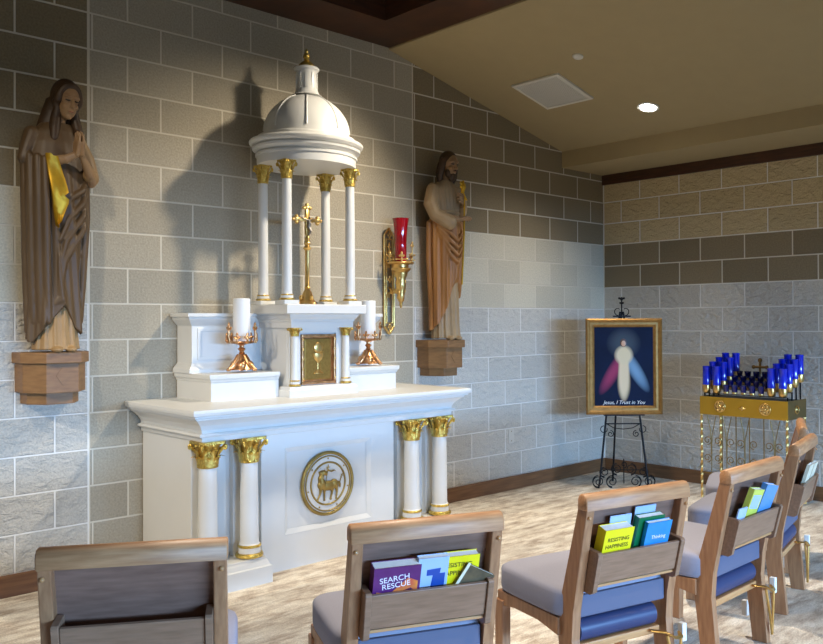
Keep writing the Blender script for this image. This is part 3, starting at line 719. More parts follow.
loft(bm, [[(cx_ + rx * cos(a), cy_ + ry * sin(a), z) for a in [2 * pi * i / 32 for i in range(32)]] for z, cx_, cy_, rx, ry in ((1.06, .01, .055, .118, .050), (1.14, .012, .055, .112, .055), (1.2, .018, .055, .104, .058), (1.27, .030, .050, .092, .062), (1.34, .040, .030, .080, .070))])
arc = []
for k in range(21):
    a = radians(-38 + 256 * k / 20); arc.append(q(.060 * cos(a), -.030 + .012 * abs(cos(a)) + (.02 if sin(a) < 0 else 0), .004 + .078 * sin(a)))
tube(bm, arc, [.024] * 21, 10); ell(bm, arc[0], (.024,) * 3); ell(bm, arc[-1], (.024,) * 3)
for s_, e in ((1, arc[0]), (-1, arc[-1])):
    caps(bm, [e, e + Vector((s_ * .010, .004, -.05)), e + Vector((s_ * .022, -.008, -.11)), e + Vector((s_ * (.030 if s_ < 0 else .012), -.02, -.165 if s_ < 0 else -.12))], [.026, .030, .032, .026])
sculpt('veil', bm, M_hair, st, .0045, 2)
bm = BM()   # gold lining turned out down the front
rg = []
for k in range(21):
    t = k / 20; z = 1.016 - .365 * t; xl = -.108 + .058 * t; xr = xl + .060 + .028 * sin(min(1, t / .58) * pi * .5)
    if .50 < t < .60: xr -= .05 * (t - .5) * 10
    if .60 <= t: xr = xl + .085 - .19 * max(0, t - .62)
    if t > .94: xr = xl + .012
    y0 = -.138 + .006 * sin(t * 9); rg.append([(xl, y0, z), ((xl * 2 + xr) / 3, y0 - .012, z), ((xl + 2 * xr) / 3, y0 - .003, z - .01), (xr, y0 - .014, z - .012), (xr, y0 + .006, z - .012), (xl, y0 + .014, z)])
loft(bm, rg); obj('lining', bm, M_leafg, st, 60)

# --- bearded statue with staff
sj = empty('bearded_statue', (-2.262, -.145, 1.2855), 0, 'carved statue of a bearded man holding a gold staff in an ochre cloak', 'statue')
sj.rotation_euler = (0, 0, radians(-4)); sj.scale = (.93, 1, 1)
HC = (.020, -.035, 1.325); HR = (Matrix.Rotation(radians(3), 3, 'Z') @ Matrix.Rotation(radians(8), 3, 'X'))
bm = BM(); head(bm, HC, HR, .98)
caps(bm, [(.01, -.01, 1.26), (0, 0, 1.21), (0, 0, 1.15)], [.036, .038, .055])
hand(bm, (.105, -.105, 1.035), (-.75, -.5, .45), (.3, -.8, .3), (0, 0, 1), L=.075, r=.009, curl=.5)
hand(bm, (.015, -.150, .905), (1, -.05, .12), (0, -.6, .8), (0, -1, .3), L=.082, r=.0092, curl=.35)
caps(bm, [(.16, -.02, .99), (.13, -.08, 1.01), (.105, -.105, 1.035)], [.03, .026, .018]); caps(bm, [(-.10, -.08, .93), (-.03, -.14, .905), (.015, -.150, .905)], [.03, .025, .018])
body = sculpt('body', bm, M_skin, sj, .0036, 2)
face_marks(body, HC, HR, .98)
bm = BM()   # hair and beard
def q(x, y, z): return Vector(HC) + HR @ Vector((x, y, z))
ell(bm, q(0, .022, .034), (.072, .076, .076), HR, 24, 16)
for s in (-1, 1):
    caps(bm, [q(s * .062, .01, .03), q(s * .072, .012, -.03), q(s * .078, .02, -.09), q(s * .070, .02, -.135)], [.026, .028, .028, .018])
    caps(bm, [q(s * .045, .05, 0), q(s * .05, .055, -.07), q(s * .05, .045, -.13)], [.03, .032, .02])
sculpt('hair', bm, M_hair, sj, .0042, 1)
bm = BM()
ell(bm, q(0, -.040, -.088), (.032, .026, .036), HR); ell(bm, q(-.034, -.022, -.060), (.020, .026, .036), HR); ell(bm, q(.034, -.022, -.060), (.020, .026, .036), HR)
caps(bm, [q(-.020, -.066, -.044), q(0, -.074, -.038), q(.020, -.066, -.044)], [.004, .006, .004], 8)
sculpt('beard', bm, M_hair, sj, .0038, 1)
bm = BM()   # tunic
cloth(bm, [(.012, .0, -.01, .125, .095), (.10, .0, -.005, .118, .09), (.4, 0, 0, .112, .085), (.8, 0, 0, .122, .088), (.92, 0, 0, .118, .088), (1.05, 0, 0, .14, .09), (1.14, 0, 0, .145, .078), (1.19, 0, 0, .08, .055), (1.21, 0, 0, .05, .045)],
      lambda th, z: .006 * sin(12 * th + 2) * (1 - z * .7) + .0035 * sin(25 * th + 3 * z))
caps(bm, [(-.125, 0, 1.13), (-.165, -.015, 1.02), (-.15, -.05, .94)], [.055, .058, .05]); caps(bm, [(-.15, -.05, .94), (-.10, -.09, .905), (-.055, -.115, .88)], [.05, .055, .058])
caps(bm, [(.12, 0, 1.13), (.165, -.01, 1.05), (.155, -.03, .98)], [.05, .05, .042]); caps(bm, [(.155, -.03, .98), (.13, -.07, 1.0)], [.042, .036])
torus(bm, .118, .012, (0, 0, .96), 40, sy=.78)
ell(bm, (-.04, -.10, .014), (.030, .045, .016)); ell(bm, (.045, -.095, .014), (.030, .045, .016))
sculpt('tunic', bm, M_cream, sj, .005, 1)
bm = BM()   # cloak wrapped round the hips, hem rising to the viewer's right
def hemJ(th):
    d = math.degrees(th) % 360
    pts = [(0, .30), (90, .06), (180, .07), (215, .12), (240, .22), (262, .36), (285, .50), (305, .44), (330, .36), (360, .30)]
    for a, b_ in zip(pts, pts[1:]):
        if a[0] <= d <= b_[0]: return a[1] + (b_[1] - a[1]) * (d - a[0]) / (b_[0] - a[0])
    return .1
cloth(bm, [(.0, -.005, .002, .140, .108), (.4, -.005, 0, .138, .106), (.7, 0, 0, .150, .112), (.86, 0, 0, .142, .112), (.92, 0, 0, .128, .102)],
      lambda th, z: .008 * sin(9 * th + 3 * z) + .004 * sin(21 * th), hem=hemJ, n=120, nz=50)
for k in range(4):
    caps(bm, [(-.135 + .008 * k, -.055, .88 - .03 * k), (-.05, -.118, .80 - .055 * k), (.02, -.128, .745 - .055 * k), (.085, -.10, .80 - .05 * k), (.135, -.05, .90 - .02 * k)], [.013, .014, .015, .014, .012], 8)
caps(bm, [(-.155, .02, .88), (-.15, .03, .6), (-.13, .03, .3), (-.12, .03, .1)], [.02, .022, .02, .018])
caps(bm, [(.15, -.02, .92), (.155, -.02, .7), (.14, -.02, .45), (.125, -.02, .33)], [.02, .025, .022, .018])
sculpt('cloak', bm, M_ochre, sj, .0052, 1)
bm = BM(); caps(bm, [(.085, -.135, 1.08), (.080, -.135, .80), (.055, -.135, .42)], [.008, .008, .007], 10)
tube(bm, [(.05, -.145, 1.10), (.058, -.155, 1.15), (.05, -.150, 1.185)], [.014, .022, .006], 8)
for k in range(5):
    a = k * 2 * pi / 5; ell(bm, (.052 + .020 * cos(a), -.150, 1.165 + .022 * sin(a)), (.014, .010, .015), seg=10, rings=6)
tube(bm, [(.10, -.150, 1.05), (.07, -.150, 1.09), (.052, -.150, 1.15)], .006, 8)
sculpt('staff', bm, M_leafg, sj, .004, 1)

# ------------------------------------------------------------------ framed picture on a wrought-iron easel
EZ = Vector((-.617, -.622, 0)); EA = math.atan2(-.697, .717)     # picture runs along (cos EA, sin EA); faces the room
easel = empty('easel', (EZ.x, EZ.y, 0), EA, 'black wrought-iron scroll easel standing in the room corner', 'easel')
def scroll(bm, c, r0, r1, a0, turns, r=.004, n=26, y=0, flip=1):
    pts = []
    for i in range(n + 1):
        t = i / n; a = a0 + flip * turns * 2 * pi * t; R = r0 + (r1 - r0) * t
        pts.append((c[0] + R * cos(a), y, c[1] + R * sin(a)))
    tube(bm, pts, r, 6)
for s in (-1, 1):
    bm = BM(); tube(bm, [(s * .215, -.03, .0), (s * .205, -.03, .05), (s * .10, .0, 1.0), (s * .012, .02, 1.50)], .009, 8)
    obj('leg', bm, M_iron, easel, 60)
bm = BM(); tube(bm, [(-.03, .30, 0), (-.02, .16, .75), (0, .03, 1.48)], .009, 8); obj('leg', bm, M_iron, easel, 60)
bm = BM(); tube(bm, [(-.145, -.012, .545), (.145, -.012, .545)], .006, 6)
for s in (-1, 1):
    scroll(bm, (s * .165, .50), .028, .028, pi / 2, .8, .004, y=-.02, flip=-s); scroll(bm, (s * .11, .46), .03, .008, pi / 2, 1.3, .004, y=-.02, flip=s)
    tube(bm, [(s * .15, -.02, .55), (s * .08, -.02, .51), (0, -.02, .50)], .004, 6)
obj('cross_brace', bm, M_iron, easel, 60)
bm = BM(); tube(bm, [(-.20, -.03, .155), (.20, -.03, .155)], .005, 6)
for s in (-1, 1):
    for cx_, cz_, R in ((.215, .055, .055), (.10, .055, .052), (.165, .135, .044), (.06, .16, .05)):
        scroll(bm, (s * cx_, cz_), R, .012, -pi / 2, 1.6, .0042, y=-.03, flip=s); scroll(bm, (s * cx_, cz_), R, R * .8, pi / 2, .5, .0042, y=-.03, flip=-s)
scroll(bm, (0, .20), .03, .006, -pi / 2, 1.2, .0045, y=-.03); tube(bm, [(0, -.03, .04), (0, -.03, .25)], .005, 6)
obj('base_scrollwork', bm, M_iron, easel, 60)
bm = BM()   # finial above the picture
box(bm, -.075, .075, .0, .03, 1.455, 1.467); scroll(bm, (-.03, 1.505), .038, .02, -pi / 2, .6, .004, y=.015, flip=-1); scroll(bm, (.03, 1.505), .038, .02, -pi / 2, .6, .004, y=.015, flip=1)
tube(bm, [(0, .015, 1.47), (0, .015, 1.60)], .006, 6); ell(bm, (0, .015, 1.575), (.022, .012, .010)); ell(bm, (0, .015, 1.61), (.014, .012, .016)); ell(bm, (-.02, .015, 1.615), (.010, .010, .010)); ell(bm, (.02, .015, 1.615), (.010, .010, .010))
obj('finial', bm, M_iron, easel, 60)
bm = BM(); box(bm, -.17, .17, -.075, .0, .618, .628); box(bm, -.17, .17, -.078, -.072, .628, .645); obj('ledge', bm, M_iron, easel)

pic = empty('framed_picture', (EZ.x - .045 * .697, EZ.y - .045 * .717, .630), label='dark blue painting of a glowing robed figure in a gold frame on the easel', cat='picture', rot=(0, 0, EA))
bm = BM(); W, Hh = .322, .812
prof = [(0, 0), (0, .032), (.012, .040), (.022, .036), (.034, .026), (.052, .026), (.070, .016), (.076, .008)]
for q_ in range(4):
    rings = []
    cor = [(-W, 0), (W, 0), (W, Hh), (-W, Hh)]; ins = [(1, 1), (-1, 1), (-1, -1), (1, -1)]
    for c_ in (q_, (q_ + 1) % 4):
        rings.append([(cor[c_][0] + ins[c_][0] * i, -d, cor[c_][1] + ins[c_][1] * i) for i, d in prof] + [(cor[c_][0] + ins[c_][0] * .076, 0, cor[c_][1] + ins[c_][1] * .076)])
    loft(bm, rings)
obj('frame', bm, pm('antique_gilt_frame', (.66, .50, .27), .42, metal=.55, c2=(.56, .41, .20), vscale=25, bump=.2, bscale=50), pic, 25)
def painting_mat():
    m, nt, b = new_mat('painting'); N = nt.nodes.new; L = nt.links.new
    tc = N('ShaderNodeTexCoord'); sp = N('ShaderNodeSeparateXYZ'); L(tc.outputs['Object'], sp.inputs[0]); X, Z = sp.outputs[0], sp.outputs[2]
    def blob(cx_, cz_, rx, rz, shear=0, soft=1.0):
        dz = math_node(nt, 'DIVIDE', math_node(nt, 'SUBTRACT', Z, cz_), rz)
        xx = math_node(nt, 'SUBTRACT', X, cx_)
        if shear: xx = math_node(nt, 'SUBTRACT', xx, math_node(nt, 'MULTIPLY', math_node(nt, 'SUBTRACT', Z, cz_), shear))
        dx = math_node(nt, 'DIVIDE', xx, rx)
        r2 = math_node(nt, 'ADD', math_node(nt, 'MULTIPLY', dx, dx), math_node(nt, 'MULTIPLY', dz, dz))
        f = math_node(nt, 'SUBTRACT', 1.0, r2); n = nt.nodes.new('ShaderNodeClamp'); L(math_node(nt, 'MULTIPLY', f, soft), n.inputs[0]); return n.outputs[0]
    nz = N('ShaderNodeTexNoise'); nz.inputs['Scale'].default_value = 5; nz.inputs['Detail'].default_value = 4; L(tc.outputs['Object'], nz.inputs['Vector'])
    c = mix_col(nt, nz.outputs['Fac'], lin((.01, .03, .10)), lin((.05, .12, .26)))
    c = mix_col(nt, blob(0, .60, .15, .14, 0, .30), c, lin((.45, .52, .55)))
    c = mix_col(nt, blob(-.088, .36, .07, .20, .55, .55), c, lin((.80, .30, .46)))
    c = mix_col(nt, blob(.092, .38, .07, .20, -.55, .55), c, lin((.62, .80, .94)))
    c = mix_col(nt, blob(0, .27, .060, .17, 0, 1.2), c, lin((.80, .72, .56)))
    c = mix_col(nt, blob(0, .35, .052, .25, 0, 1.6), c, lin((.88, .80, .66)))
    c = mix_col(nt, blob(0, .50, .085, .09, 0, 1.6), c, lin((.86, .80, .66)))
    L(c, b.inputs['Base Color']); b.inputs['Roughness'].default_value = .6; b.inputs['Specular IOR Level'].default_value = .15
    return m
bm = BM(); box(bm, -.248, .248, -.014, -.002, .074, .738); pp = obj('canvas', bm, painting_mat(), pic)
bm = BM()
ell(bm, (-.002, -.0145, .600), (.020, .002, .027)); obj('painted_face', bm, pm('painted_flesh', (.80, .62, .48), .4), pp, 60)
bm = BM(); ell(bm, (-.002, -.0142, .606), (.028, .0014, .036)); obj('painted_hair', bm, pm('painted_hair', (.32, .20, .14), .4), pp, 60)
text_obj('caption', 'Jesus, I Trust in You', .043, M_clip, pp, (-.0, -.0146, .100), (pi / 2, 0, 0), .0004, shear=.3)

# ------------------------------------------------------------------ votive candle stand
SX, SY = -.5, -1.64
vs_ = empty('votive_stand', (-.17, SY, 0), label='brass votive candle stand with gold fascia against the right wall', cat='candle stand')
# local: x from -.33 (front) to 0 (back), y -.36 .. .36
bm = BM(); box(bm, -.33, -.322, -.36, .36, .668, .812); obj('front_fascia', bm, M_bandg, vs_)
for s in (-1, 1):
    bm = BM(); a, b_ = sorted((s * .36, s * .353)); box(bm, -.322, 0, a, b_, .668, .812); sd = obj('side_panel', bm, M_stgold, vs_)
    bm = BM(); torus(bm, .028, .006, n=20, M=Matrix.Translation((-.17, s * .362, .74)) @ Matrix.Rotation(pi / 2, 4, 'X')); ell(bm, (-.17, s * .362, .74), (.012, .006, .012)); obj('rosette', bm, M_brass, sd, 60)
for y in (.185, -.185):
    bm = BM(); R_ = Matrix.Translation((-.332, y, .74)) @ Matrix.Rotation(pi / 2, 4, 'Y')
    torus(bm, .042, .006, n=24, M=R_)
    for k in range(6): a = k * pi / 3; ell(bm, (-.334, y + cos(a) * .024, .74 + sin(a) * .024), (.006, .013, .013), seg=10, rings=6)
    ell(bm, (-.338, y, .74), (.008, .012, .012)); obj('rosette', bm, M_brass, vs_, 60)
bm = BM(); ell(bm, (-.333, 0, .735), (.005, .028, .007)); ell(bm, (-.333, .0, .735), (.005, .008, .018)); obj('keyhole_ornament', bm, M_brass, vs_, 60)
bm = BM(); box(bm, -.315, -.005, -.345, .345, .795, .803)
for r_ in range(4):
    z = .838 + .034 * r_; x = -.285 + .075 * r_
    box(bm, x - .006, x + .006, -.345, .345, z - .005, z)
    for yy in (-.34, .34): box(bm, x - .005, x + .005, yy - .004, yy + .004, .80, z)
obj('tray', bm, M_iron, vs_)
for (x, y) in ((-.322, -.35), (-.322, .35), (-.01, -.35), (-.01, .35)):
    bm = BM(); n = 60; rings = []
    for i in range(n + 1):
        z = .67 * i / n; tw = z * 26; rings.append([(x + .011 * cos(tw + k * pi / 2), y + .011 * sin(tw + k * pi / 2), z) for k in range(4)])
    loft(bm, rings); obj('leg', bm, M_brass, vs_, 50)
for y in (-.17, -.055, .055, .17):
    bm = BM(); tube(bm, [(-.322, y, .20), (-.322, y, .668)], .005, 6); obj('grille_bar', bm, M_stgold, vs_, 60)
for y in (-.26, .26, .13, -.02):
    bm = BM(); tube(bm, [(-.322, y - .035, .66), (-.322, y, .5), (-.322, y + .005, .2)], .004, 6); tube(bm, [(-.322, y + .040, .66), (-.322, y + .012, .54), (-.322, y + .005, .35)], .004, 6); obj('grille_bar', bm, M_stgold, vs_, 60)
bm = BM(); tube(bm, [(-.322, -.35, .20), (-.322, .35, .20)], .006, 6); obj('grille_rail', bm, M_stgold, vs_, 60)
for y, s in ((-.29, 1), (-.21, -1), (-.09, 1), (.02, -1), (.10, 1), (.21, -1), (.30, -1)):
    for z in (.32, .46):
        pts = []
        for i in range(22):
            t = i / 21; a = -pi / 2 + s * 1.4 * 2 * pi * t; R = .036 - .026 * t; pts.append((-.322, y + R * cos(a), z + R * sin(a)))
        bm = BM(); tube(bm, pts, .0038, 6); obj('scroll', bm, M_stgold, vs_, 60)
bm = BM(); tube(bm, [(-.02, .0, .80), (-.02, .0, 1.10)], .006, 6); tube(bm, [(-.02, -.05, 1.045), (-.02, .05, 1.045)], .010, 8); tube(bm, [(-.02, 0, .99), (-.02, 0, 1.095)], .010, 8); ell(bm, (-.02, 0, 1.10), (.012, .018, .018)); ell(bm, (-.02, -.055, 1.045), (.012, .016, .016)); ell(bm, (-.02, .055, 1.045), (.012, .016, .016))
obj('cross', bm, M_stgold, vs_, 60)

def tall_light():
    t = empty('votive_candle')
    bm = BM(); lathe(bm, [(.024, .0), (.030, .004), (.031, .05), (.0295, .055), (.0295, .192), (.031, .196), (.031, .203), (.027, .204), (.024, .19), (.001, .18)], 20); obj('blue_glass', bm, M_blue, t, 40)
    bm = BM(); lathe(bm, [(.020, -.012), (.028, -.004), (.0325, .010), (.0325, .048), (.031, .054), (.0305, .02), (.001, .0)], 20); obj('gold_foot', bm, M_brass, t, 40)
    return t
def small_light():
    t = empty('votive_glass')
    bm = BM(); lathe(bm, [(.017, 0), (.020, .006), (.026, .050), (.027, .062), (.023, .062), (.018, .02), (.001, .015)], 18); obj('blue_glass', bm, M_bluedk, t, 40)
    bm = BM(); lathe(bm, [(.013, -.008), (.021, -.004), (.022, .006), (.021, .008), (.001, .0)], 18); obj('gold_foot', bm, M_brass, t, 40)
    return t
tl = tall_light(); first = True
rows_n = ('front row', 'second row', 'third row', 'back row')
for side, y0, y1, nm in (('left', -1.315, -1.365, ('outer', 'inner')), ('right', -1.855, -1.885, ('inner', 'outer'))):
    for r_ in range(4):
        for c_ in range(2):
            o = tl if first else copy_tree(tl); first = False
            yy = y0 + (y1 - y0) * r_ / 3 - .09 * c_
            o.location = (-.455 + .075 * r_, yy, .850 + .034 * r_)
            tag(o, 'tall blue votive candle, %s of the %s bank on the stand, %s column' % (rows_n[r_], side, nm[c_]), 'candle', 'tall blue votive candles')
sm = small_light(); first = True
cols_n = ('leftmost', 'second from left', 'middle', 'second from right', 'rightmost')
for r_ in range(4):
    for c_ in range(5):
        o = sm if first else copy_tree(sm); first = False
        o.location = (-.455 + .075 * r_, -1.485 - .072 * c_, .847 + .034 * r_)
        tag(o, 'low dark blue votive glass, %s, %s of five' % (rows_n[r_], cols_n[c_]), 'votive glass', 'low dark blue votive glasses')

# ------------------------------------------------------------------ chairs
def post_y(z):
    for a, b_ in zip(PL, PL[1:]):
        if a[0] <= z <= b_[0]: return a[1] + (b_[1] - a[1]) * (z - a[0]) / (b_[0] - a[0])
    return PL[-1][1]
PL = [(0, .075), (.30, .105), (.42, .105), (.80, .0)]
def rounded(x0, x1, y0, y1, z0, z1, r=.03, crown=.012):
    """seat cushion: superellipse plan, crowned top"""
    bm = BM(); n = 64; rings = []
    cx_, cy_, hx, hy = (x0 + x1) / 2, (y0 + y1) / 2, (x1 - x0) / 2, (y1 - y0) / 2
    def ring(sc, z, e=7):
        out = []
        for i in range(n):
            a = 2 * pi * i / n; c, s = cos(a), sin(a); k = (abs(c) ** e + abs(s) ** e) ** (-1 / e)
            out.append((cx_ + (hx - r * sc) * c * k, cy_ + (hy - r * sc) * s * k, z))
        return out
    rings = [ring(.5, z0), ring(.15, z0 + .006), ring(0, z0 + .02), ring(0, z1 - .022), ring(.12, z1 - .010), ring(.45, z1 - .002), ring(1.1, z1 + crown * .3), ring(3, z1 + crown * .7), ring(5, z1 + crown), ring(7.2, z1 + crown * 1.05)]
    loft(bm, rings); return bm
def make_chair():
    t = empty('chapel_chair')
    bm = rounded(-.262, .262, .082, .535, .365, .468, .03); obj('seat', bm, M_seat, t, 40)
    bm = BM(); box(bm, -.204, .204, .068, .082, .372, .452, .006); obj('seat_rear_band', bm, M_blueg, t)  # thin slate-blue box across the rear face of the cushion
    for s in (-1, 1):
        x0, x1 = sorted((s * .244, s * .208))
        bm = BM()
        back = [(.038, .0), (.066, .30), (.058, .40), (-.022, .775)]; front = [(.022, .796), (.125, .44), (.150, .36), (.142, .30), (.108, .0)]
        prism(bm, back + front, x0, x1, 'yz', .004)
        obj('rear_post', bm, M_oakv, t)
        bm = BM(); a, b_ = sorted((s * .262, s * .222)); prism(bm, [(.475, 0), (.470, .33), (.525, .33), (.525, 0)], a, b_, 'yz', .004)
        obj('leg', bm, M_oakv, t)
        bm = BM(); a, b_ = sorted((s * .255, s * .232)); prism(bm, [(.13, .30), (.13, .365), (.515, .365), (.515, .30), (.40, .325), (.25, .325)], a, b_, 'yz', .003)
        obj('side_rail', bm, M_oakv, t)
        for z in (.745, .47):
            bm = BM(); y = PL[2][1] + (0 - PL[2][1]) * (z - .42) / .38 - .034
            lathe(bm, [(.007, 0), (.007, .003), (.004, .006), (.001, .0065)], 12, M=Matrix.Translation((s * .231, y + .0, z)) @ Matrix.Rotation(pi / 2 - .25, 4, 'X')); obj('dowel_cap', bm, M_oak, t, 50)
    bm = BM()   # top rail, rounded over
    prof = [(-.026, .770), (-.026, .802), (-.020, .816), (-.008, .826), (.010, .826), (.021, .818), (.027, .804), (.027, .770)]
    loft(bm, [[(x, y * k, .80 + (z - .80) * k) for y, z in prof] for x, k in ((-.248, .82), (-.244, 1), (.244, 1), (.248, .82))]); obj('top_rail', bm, M_rail, t, 50)
    bm = BM(); yb = post_y(.50); box(bm, -.208, .208, -.006, .006, 0, .318, M=Matrix.Translation((0, yb + .014, .49)) @ Matrix.Rotation(math.atan(.105 / .38), 4, 'X')); obj('back_panel', bm, M_oakp, t)
    bm = BM(); box(bm, -.222, .222, .49, .512, .305, .364, .003); obj('front_rail', bm, M_oakv, t)
    # book pocket
    bm = BM()
    Mx = Matrix.Translation((0, .004, .508)) @ Matrix.Rotation(.25, 4, 'X')
    box(bm, -.186, .186, -.006, .006, 0, .112, .002, M=Mx)
    pk = obj('book_pocket', bm, M_oakq, t)
    bm = BM(); box(bm, -.186, .186, -.006, .052, 0, .010, .002, M=Matrix.Translation((0, .012, .492))); obj('pocket_floor', bm, M_oak, pk)
    for s in (-1, 1):
        bm = BM(); a, b_ = sorted((s * .187, s * .207))
        prism(bm, [(.012, .470), (-.004, .480), (-.038, .617), (-.032, .625), (.040, .632), (.080, .50), (.06, .474)], a, b_, 'yz', .002); obj('pocket_end', bm, M_oakq, pk)
    # kneeler pad folded between the rear legs
    bm = BM(); rings = []
    for x in (-.20, -.196, .168, .172):
        k = .8 if abs(x) in (.20,) or x == .172 else 1
        rings.append([(x, .105 + .036 * k * cos(a), .318 + .040 * k * sin(a)) for a in [2 * pi * i / 20 for i in range(20)]])
    loft(bm, rings); kn = obj('kneeler_pad', bm, M_navy, t, 60)
    bm = BM(); box(bm, -.205, .185, .075, .135, .248, .276, .004); obj('kneeler_board', bm, M_oak, kn)
    bm = BM(); tube(bm, [(.13, .065, .268), (.175, .030, .262), (.21, .020, .24), (.245, .025, .235), (.255, .04, .25)], .010, 8, flat=.5)
    tube(bm, [(.18, .03, .25), (.21, .025, .12), (.232, .028, .04)], .006, 6); tube(bm, [(.232, .028, .04), (.24, .025, .16), (.246, .025, .235)], .006, 6)
    obj('kneeler_bracket', bm, M_brass, kn, 60)
    for x, y, z in ((.262, .035, .215), (.262, .165, .085)):
        bm = BM(); box(bm, x - .011, x + .011, y - .013, y + .013, z, z + .068, .003); obj('gang_clip', bm, M_clip, t)
    return t
ch0 = make_chair()
CH = [(-5.768, -2.520, -32.1, 'oak chair nearest the lower left corner, empty book pocket'),
      (-5.000, -2.870, -23.4, 'oak chair whose back pocket holds the purple book and three others'),
      (-4.152, -3.060, -13.8, 'oak chair whose back pocket holds the bright blue book and green book'),
      (-3.358, -3.116, .9, 'oak chair whose back pocket holds the lime green book and leaflets'),
      (-2.490, -2.962, 13, 'oak chair seen edge-on whose back pocket holds two cream books'),
      (-1.810, -2.665, 25, 'farthest oak chair of the curved row, partly hidden near the votive stand')]
chairs = []
for i, (x, y, a, lab) in enumerate(CH):
    o = ch0 if i == 0 else copy_tree(ch0)
    o.location = (x, y, 0); o.rotation_euler = (0, 0, radians(a))
    tag(o, lab, 'chair', 'curved row of oak chapel chairs'); chairs.append(o)

# books: placed in a chair's pocket; local chair coordinates
def book(ci, x, w, h, th, mat, label, name='paperback', lean=.30, roll=0, y=-.020, z=.506, title=None, tmat=None, cat='book', extra=None, tsize=.02):
    cx_, cy_, a, _ = CH[ci]; A = radians(a)
    B = Matrix.Translation((cx_, cy_, 0)) @ Matrix.Rotation(A, 4, 'Z') @ Matrix.Translation((x, y + .062, z)) @ Matrix.Rotation(lean, 4, 'X') @ Matrix.Rotation(roll, 4, 'Y')
    t = empty(name, label=label, cat=cat, group='books in the chair pockets' if cat == 'book' else None)
    t.location = B.to_translation(); t.rotation_euler = B.to_euler()
    bm = BM(); hw = w / 2
    box(bm, -hw, hw, -th / 2, -th / 2 + .0012, 0, h); box(bm, -hw, hw, th / 2 - .0012, th / 2, 0, h); box(bm, -hw, -hw + .0015, -th / 2 + .0012, th / 2 - .0012, 0, h)
    cv = obj('cover', bm, mat, t)
    bm = BM(); box(bm, -hw + .0016, hw - .003, -th / 2 + .0013, th / 2 - .0013, .002, h - .002); obj('pages', bm, M_pag, t)
    if title:
        for k, (s, zz, sz, rr, xx) in enumerate(title): text_obj('title', s, sz, tmat, cv, (xx, -th / 2 - .0007, h - zz), (pi / 2, 0, rr if False else 0), .0004).rotation_euler = Euler((pi / 2, -rr, 0), 'XYZ')
    if extra: extra(cv, hw, th, h)
    return t
def patches(lst):
    def f(cv, hw, th, h):
        for nm, poly, m in lst:
            bm = BM(); prism(bm, poly, -th / 2 - .0009, -th / 2 - .0001, 'xz'); obj(nm, bm, m, cv)
    return f
K = pm('print_black', (.06, .06, .06), .6); WH = pm('print_white', (.95, .94, .96), .5)
Mpurple = pm('cover_purple', (.40, .16, .42), .35, c2=(.34, .12, .36), vscale=20); Myel = pm('cover_yellow', (.93, .87, .08), .35); Mgrn = pm('cover_green', (.05, .42, .24), .35); Mblu = pm('cover_sky_blue', (.08, .55, .80), .35, c2=(.05, .48, .74), vscale=12)
Mlb = pm('cover_pale_blue', (.66, .76, .90), .4); Mpd = pm('cover_dark_photo', (.25, .24, .20), .35, c2=(.45, .38, .26), vscale=22); Mlim = pm('cover_lime', (.80, .84, .36), .35); Mbl2 = pm('cover_mid_blue', (.35, .58, .80), .35); Mcr = pm('cover_cream', (.88, .85, .74), .5)
Morg = pm('cover_orange', (.93, .60, .22), .35, c2=(.80, .30, .25), vscale=30); Mdb = pm('cover_royal_blue', (.14, .30, .62), .35); Mpl = pm('cover_plum', (.30, .12, .34), .35)
book(1, -.106, .148, .205, .040, Mpurple, 'purple and orange book in the second chair pocket, leftmost of four', title=[('SEARCH', .040, .026, .10, -.008), ('RESCUE', .062, .026, .10, -.002)], tmat=WH,
     extra=patches([('cover_art', [(-.062, .075), (-.062, .125), (-.02, .115), (.035, .165), (.066, .150), (.066, .075)], Morg), ('cover_art', [(.005, .078), (.012, .118), (.045, .130), (.064, .110), (.064, .078)], Mpl)]))
book(1, .012, .098, .215, .022, Mlb, 'pale blue book with dark blue shape between the purple and yellow books', y=-.016, extra=patches([('cover_art', [(-.005, .10), (.0, .155), (-.02, .155), (-.02, .175), (.025, .178), (.022, .16), (.04, .16), (.04, .10)], Mdb)]))
book(1, .098, .132, .212, .030, Myel, 'yellow book in the second chair pocket behind the dark tilted one', y=-.010, title=[('RESISTING', .030, .021, .0, -.006), ('HAPPINESS', .058, .021, .0, -.008)], tmat=K)
book(1, .092, .110, .160, .011, Mpd, 'dark picture-covered booklet leaning askew in front of the yellow book', y=-.043, roll=.5, z=.520, lean=.27,
     extra=patches([('cover_edge', [(-.055, .0), (-.055, .165), (-.045, .165), (-.045, .0)], Mcr)]))
book(2, -.108, .132, .208, .042, Myel, 'yellow book in the third chair pocket left of the bright blue one', title=[('RESISTING', .040, .0215, .0, 0), ('HAPPINESS', .066, .0215, .0, -.003)], tmat=K,
     extra=patches([('cover_art', [(.004, .105), (.010, .125), (.014, .110), (.010, .098)], K)]))
book(2, .056, .125, .228, .026, Mgrn, 'green book in the third chair pocket behind the bright blue one', y=-.008)
book(2, .078, .118, .208, .018, Mblu, 'bright blue book in front of the green book in the third chair pocket', y=-.036, title=[('Thinking', .060, .020, .0, .004)], tmat=WH)
book(2, -.070, .100, .235, .004, Mlb, 'thin pale blue leaflet behind the yellow book in the third chair pocket', name='leaflet', y=-.010, cat='leaflet', lean=.22)
book(2, .050, .100, .255, .004, Mlb, 'thin pale blue leaflet behind the green book in the third chair pocket', name='leaflet', y=-.004, cat='leaflet', lean=.22)
book(3, -.055, .105, .215, .024, Mlim, 'lime green book in the fourth chair pocket', y=-.026, z=.522, roll=.16, title=[('PRAYER', .05, .016, 0, 0)] if False else None, extra=patches([('cover_art', [(-.04, .13), (-.04, .19), (.04, .19), (.04, .13)], Mlb)]))
